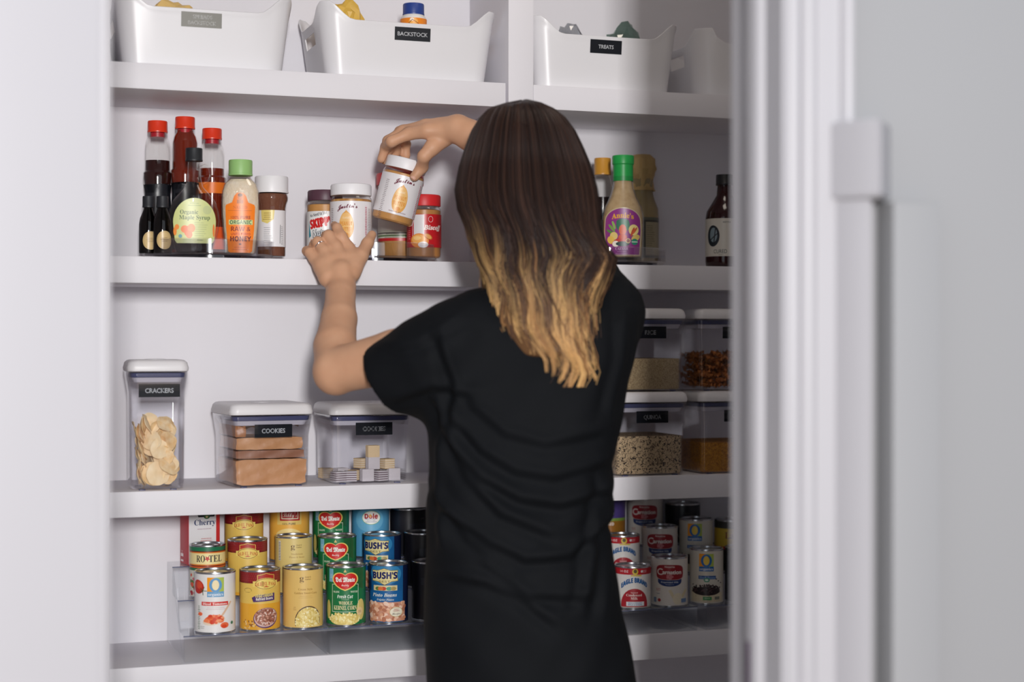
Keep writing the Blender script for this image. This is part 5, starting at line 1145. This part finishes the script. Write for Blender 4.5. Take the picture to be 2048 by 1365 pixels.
# press creases into the cloth along drawn lines
CRE = [([(870,830),(905,900),(960,960),(1040,1000),(1120,1010),(1190,990)],0.008),([(880,870),(930,960),(1000,1030),(1080,1060)],0.007),([(905,845),(960,905),(1030,945),(1110,955),(1200,930)],0.006),
 ([(950,820),(1010,870),(1090,890),(1180,870)],0.005),([(900,1040),(980,1090),(1050,1120),(1140,1110),(1200,1060)],0.008),([(870,1010),(930,1085),(1000,1125)],0.006),([(900,1165),(970,1170),(1040,1195),(1090,1230)],0.006),
 ([(1200,980),(1180,1080),(1160,1180)],0.007),([(1210,1000),(1215,1100),(1200,1200)],0.006),([(880,700),(905,770),(900,850)],0.008),([(770,700),(830,690),(900,650)],0.004),([(800,800),(860,780),(930,790)],0.006),([(980,1140),(1060,1190),(1150,1190)],0.006),
 ([(870,860),(862,960),(870,1080)],0.006),([(1240,640),(1235,720),(1215,800)],0.005)]
N = normals(V,F); proj = V-np.array(CAM); zz = proj@np.array(FWD); pxs = 1024+FPX*(proj@np.array(RGT))/zz; pys = 682.5-FPX*(proj@np.array(UPV))/zz
disp = np.zeros(len(V)); back = (V-TC.mean(0))@DEP < 0.03
for pts, amp in CRE:                       # distances are measured in metres on the back of the shirt
    W_ = [P(x,y,-0.53) for x,y in pts]; best = np.full(len(V),9.0); sgn = np.zeros(len(V))
    for a, b_ in zip(W_,W_[1:]):
        q = V-a; Q2 = np.stack([q@XR_, q@ZU],-1); ab = np.array([(b_-a)@XR_,(b_-a)@ZU]); t = np.clip((Q2@ab)/(ab@ab),0,1); r_ = Q2-t[:,None]*ab; dd = np.linalg.norm(r_,axis=1)
        nn = np.array([-ab[1],ab[0]])/np.linalg.norm(ab); s_ = r_@nn; m = dd < best; best[m] = dd[m]; sgn[m] = s_[m]
    disp += np.where(back, amp*(np.exp(-((sgn-0.006)/0.010)**2)*np.exp(-(np.maximum(best-np.abs(sgn),0)/0.02)**2)-0.9*np.exp(-((sgn+0.008)/0.010)**2)*np.exp(-(np.maximum(best-np.abs(sgn),0)/0.02)**2)), 0)
disp += 0.0022*np.sin(V[:,0]*34+V[:,2]*21)*np.sin(V[:,2]*27-V[:,1]*30+1)+0.0012*np.sin(V[:,0]*70-V[:,2]*45)
V = V+N*disp[:,None]
SHIRT = mat((7,10,15),0.8,name='black_jersey',bump=(900,0.15),spec=0.22)
so = np_mesh('t_shirt', V-PLOC, F, SHIRT, person); so['label'] = 'loose black t-shirt with creases across the back'
sm = so.modifiers.new('even','SMOOTH'); sm.factor = 0.5; sm.iterations = 3
# trousers and shoes
hipL, hipR = P(990,1390,-0.42), P(1125,1390,-0.42); hipL[2] = hipR[2] = 0.80
tr = chain([hipL+ZU*0.02, np.array([hipL[0]-0.01,hipL[1]+0.02,0.46]), np.array([hipL[0]-0.02,hipL[1]-0.01,0.07])], [0.076,0.064,0.048]) + chain([hipR+ZU*0.02, np.array([hipR[0]+0.015,hipR[1]+0.02,0.46]), np.array([hipR[0]+0.02,hipR[1]-0.01,0.07])], [0.078,0.064,0.048])
tr += chain([hipL+ZU*0.06,hipR+ZU*0.06],[0.078,0.080])
V, F = polygonise(tr, 0.006, K=120.0); np_mesh('trousers', V-PLOC, F, mat((17,18,26),0.9,name='black_denim'), person)
for s, hpj in ((-1,hipL),(1,hipR)):
    c = np.array([hpj[0]+0.02*s,hpj[1]-0.01,0.035]); V, F = polygonise(chain([c-DEP*0.03, c+DEP*0.06, c+DEP*0.15-ZU*0.008],[0.034,0.036,0.026]), 0.006, K=120.0, cut=lambda X: 0.004-X[:,2]); np_mesh('shoe', V-PLOC, F, mat((40,40,44),0.6), person)
# eyes, brows
for s in (-1,1):
    c = hp(0.030*s,0.080,-0.004); bm = bmesh.new(); bmesh.ops.create_uvsphere(bm,u_segments=16,v_segments=10,radius=0.0105)
    for q in bm.verts: q.co += Vector(c-PLOC)
    eo = finish('eye', bm, mat((236,232,226),0.15), person)
    bm = bmesh.new(); bmesh.ops.create_uvsphere(bm,u_segments=14,v_segments=8,radius=0.0052)
    for q in bm.verts: q.co += Vector(c+fwd*0.0066-PLOC)
    finish('iris', bm, mat((70,48,36),0.1), eo)
bm = bmesh.new(); tube(bm,[Vector(hp(x,0.0935-abs(x)*0.14,-0.0765)-PLOC) for x in (-0.022,-0.011,0,0.011,0.022)],[0.001,0.003,0.0036,0.003,0.001],8); finish('mouth', bm, mat((182,96,88),0.4), person)
# ---- hair: long strands from the crown over the head and down the back
prof = [(194,1040,1060,0.010),(202,1010,1086,0.045),(214,974,1110,0.070),(232,957,1131,0.086),(258,941,1150,0.100),(290,929,1165,0.108),(330,916,1181,0.112),(380,908,1193,0.110),(420,914,1197,0.106),(460,934,1199,0.100),(496,949,1208,0.092),(520,954,1221,0.088),(540,957,1212,0.084),(580,964,1206,0.074),(620,974,1200,0.064),(660,984,1198,0.054),(700,1010,1196,0.048),(740,1035,1190,0.042),(775,1050,1184,0.038)]
PY = np.array([q[0] for q in prof],float); PL = np.array([P(q[1],q[0],-0.40)@XR_ for q in prof]); PR = np.array([P(q[2],q[0],-0.40)@XR_ for q in prof]); PD = np.array([q[3] for q in prof])
PZ = np.array([P(1050,q[0],-0.40)[2] for q in prof])
hc_d = HC@DEP; cen_d = np.interp(PZ[::-1], [1.20,1.32,1.42,1.60], [NECK@DEP-0.085, NECK@DEP-0.070, NECK@DEP-0.030, hc_d-0.004])[::-1]
def hair_pt(z, a, k):
    """a: angle round the head (-90 deg = straight at the back); k: layer factor"""
    iz = lambda arr: np.interp(-z, -PZ, arr)
    l, r, d, cdp = iz(PL), iz(PR), iz(PD), iz(cen_d); cx_ = (l+r)/2; w_ = (r-l)/2*1.0
    u = cx_+w_*k*np.cos(a); v = cdp+d*k*np.sin(a)
    return XR_[None]*u[:,None]+DEP[None]*v[:,None]+ZU[None]*z[:,None]
rng = np.random.default_rng(4); HV, HF, HCOL = [], [], []; nv = 0
NC = 150; cl_amp = rng.uniform(0.35,1,NC); cl_ph = rng.uniform(0,6.28,NC); cl_len = rng.uniform(-0.6,1,NC); cl_a = -PI*1.12+PI*1.24*(np.arange(NC)+rng.uniform(-0.4,0.4,NC))/NC; cl_k = 1-0.16*rng.uniform(0,1,NC)**1.3
cl_h = 1.455+0.035*rng.normal(size=NC)-0.0*cl_a; cl_tone = rng.uniform(0,1,NC)
zt, zb = PZ[0], PZ[-1]
EX = np.array([P(x,600,-0.50)@XR_ for x in (930,960,1000,1050,1095,1135,1165,1185,1200,1215)]); EZ = np.array([P(1050,y,-0.50)[2] for y in (545,585,645,700,745,768,745,712,660,600)])
NS = 9500; NP = 34
for s in range(NS):
    ci = int(rng.integers(NC)); a0 = cl_a[ci]; da = rng.normal()*0.055; a = a0+da
    below0 = 0
    uend = (np.interp(-1.30,-PZ,PL)+np.interp(-1.30,-PZ,PR))/2+(np.interp(-1.30,-PZ,PR)-np.interp(-1.30,-PZ,PL))/2*math.cos(a0)
    zend = float(np.interp(uend,EX,EZ))+0.045*cl_len[ci]+0.026*abs(rng.normal())+(0.0 if math.sin(a0) < -0.2 else 0.03)
    if rng.random() < 0.25: zend += rng.uniform(0.02,0.12)
    zend = min(max(zend, zb+0.004), 1.42)
    k0 = cl_k[ci]-0.05*rng.random()
    t = np.linspace(0,1,NP); zs = zt-(zt-zend)*(0.12*t+0.88*t**1.5) if True else t
    below = np.clip((1.54-zs)/0.26,0,1)
    gather = 1-0.85*np.clip((1.42-zs)/0.22,0,1)
    wav = 0.125*1.25*cl_amp[ci]*below*np.sin(zs*36+cl_ph[ci])+0.05*cl_amp[ci]*below*np.sin(zs*71+cl_ph[ci]*3)+0.02*rng.normal()*below
    big = 0.011*below*np.sin(zs*30+2.2*math.cos(a0)+0.6)+0.006*below*np.sin(zs*58+1.3+a0*2)
    ac = a0+da*gather+wav
    if s % 90 == 0: ac = ac+rng.choice([-1,1])*0.42*below**2.2; kk_ = 1.10
    else: kk_ = 1.0
    kk = k0*(1+0.055*cl_amp[ci]*np.sin(zs*48+cl_ph[ci]*2)*below)*(1+0.012*rng.normal())*(1+(kk_-1)*below)
    pts = hair_pt(zs, ac, kk)+XR_[None]*big[:,None]
    part = np.clip((zs-(zt-0.020))/0.020,0,1); pts -= ZU*0.010*part[:,None]*math.exp(-((math.cos(a)+0.45)/0.22)**2)
    d = np.gradient(pts,axis=0); d /= np.maximum(np.linalg.norm(d,axis=1),1e-9)[:,None]
    cen = hair_pt(zs, np.full(NP,a), np.zeros(NP)); outv = pts-cen; outv -= d*(outv*d).sum(1)[:,None]; outv /= np.maximum(np.linalg.norm(outv,axis=1),1e-6)[:,None]
    sd_ = np.cross(d,outv); wd = (0.0008+0.0007*rng.random())*np.clip(np.minimum(1,(1.02-t)*2.6),0.12,1)
    A1 = pts+sd_*wd[:,None]; A2 = pts+outv*0.0005; A3 = pts-sd_*wd[:,None]; A4 = pts-outv*0.0005
    HV.append(np.stack([A1,A2,A3,A4],1).reshape(-1,3))
    i0 = nv+np.arange(NP-1)*4; HF += [np.stack([i0+j, i0+(j+1)%4, i0+4+(j+1)%4, i0+4+j],-1) for j in range(4)]; nv += NP*4
    # ombre dye: dark roots, gold ends, more gold on the left side than in the middle
    h0 = cl_h[ci]+0.030*rng.normal()+0.045*max(0,-math.cos(a0))**2-0.02; g = np.clip((h0-zs)/0.17,0,1); g = g*g*(3-2*g)
    tone = 0.55*cl_tone[ci]+0.45*rng.random()
    gold = np.array(lin((224,180,118))[:3]) if tone > 0.52 else np.array(lin((178,130,82))[:3]) if tone > 0.30 else np.array(lin((92,64,48))[:3])
    dk = rng.uniform(0,1); dark = np.array(lin((40+26*dk*dk,28+16*dk*dk,25+10*dk*dk))[:3])
    HCOL.append(np.repeat(dark[None]*(1-g)[:,None]+gold[None]*g[:,None],4,0))
HV = np.concatenate(HV); HF = np.concatenate(HF); HCOL = np.concatenate(HCOL)
HM = bpy.data.materials.new('ombre_hair'); HM.use_nodes = True; nt = HM.node_tree; b = nt.nodes['Principled BSDF']; at_ = nt.nodes.new('ShaderNodeAttribute'); at_.attribute_name = 'dye'
nt.links.new(at_.outputs['Color'], b.inputs['Base Color']); b.inputs['Roughness'].default_value = 0.42; b.inputs['Specular IOR Level'].default_value = 0.35
ho = np_mesh('hair', HV-PLOC, HF, HM, person); ca = ho.data.color_attributes.new('dye','FLOAT_COLOR','POINT')
ca.data.foreach_set('color', np.concatenate([HCOL,np.ones((len(HCOL),1))],1).astype(np.float32).ravel()); ho['label'] = 'long loose hair, dark brown at the crown, golden blonde at the ends'
# the dense mass under the strands
def cap_fn(X):
    z = X[:,2]; iz = lambda arr: np.interp(-z,-PZ,arr); l,r,d,cdp = iz(PL),iz(PR),iz(PD),iz(cen_d); w_ = (r-l)/2*0.90; u = (X@XR_-(l+r)/2); v = X@DEP-cdp
    k = np.sqrt((u/np.maximum(w_,1e-3))**2+(v/np.maximum(d*0.90,1e-3))**2); dd = (k-1)*np.minimum(w_,d)
    face = np.maximum(0.030-(X-HC)@fwd, (X-HC)@ZU-0.055)
    return np.maximum(np.maximum(dd, np.maximum(z-(zt-0.010), 1.27-z)), -face)
V, F = polygonise_fn(cap_fn, np.array([0.25,-0.62,1.19]), np.array([0.85,-0.15,1.70]), 0.005)
co = np_mesh('hair_underlayer', V-PLOC, F, HM, person); co.modifiers.new('even','SMOOTH').iterations = 6
zc = V[:,2]; g = np.clip((1.47-zc)/0.18,0,1)[:,None]; cc = np.array(lin((34,24,21))[:3])*(1-g)+np.array(lin((104,74,48))[:3])*g
ca = co.data.color_attributes.new('dye','FLOAT_COLOR','POINT'); ca.data.foreach_set('color', np.concatenate([cc,np.ones((len(cc),1))],1).astype(np.float32).ravel())
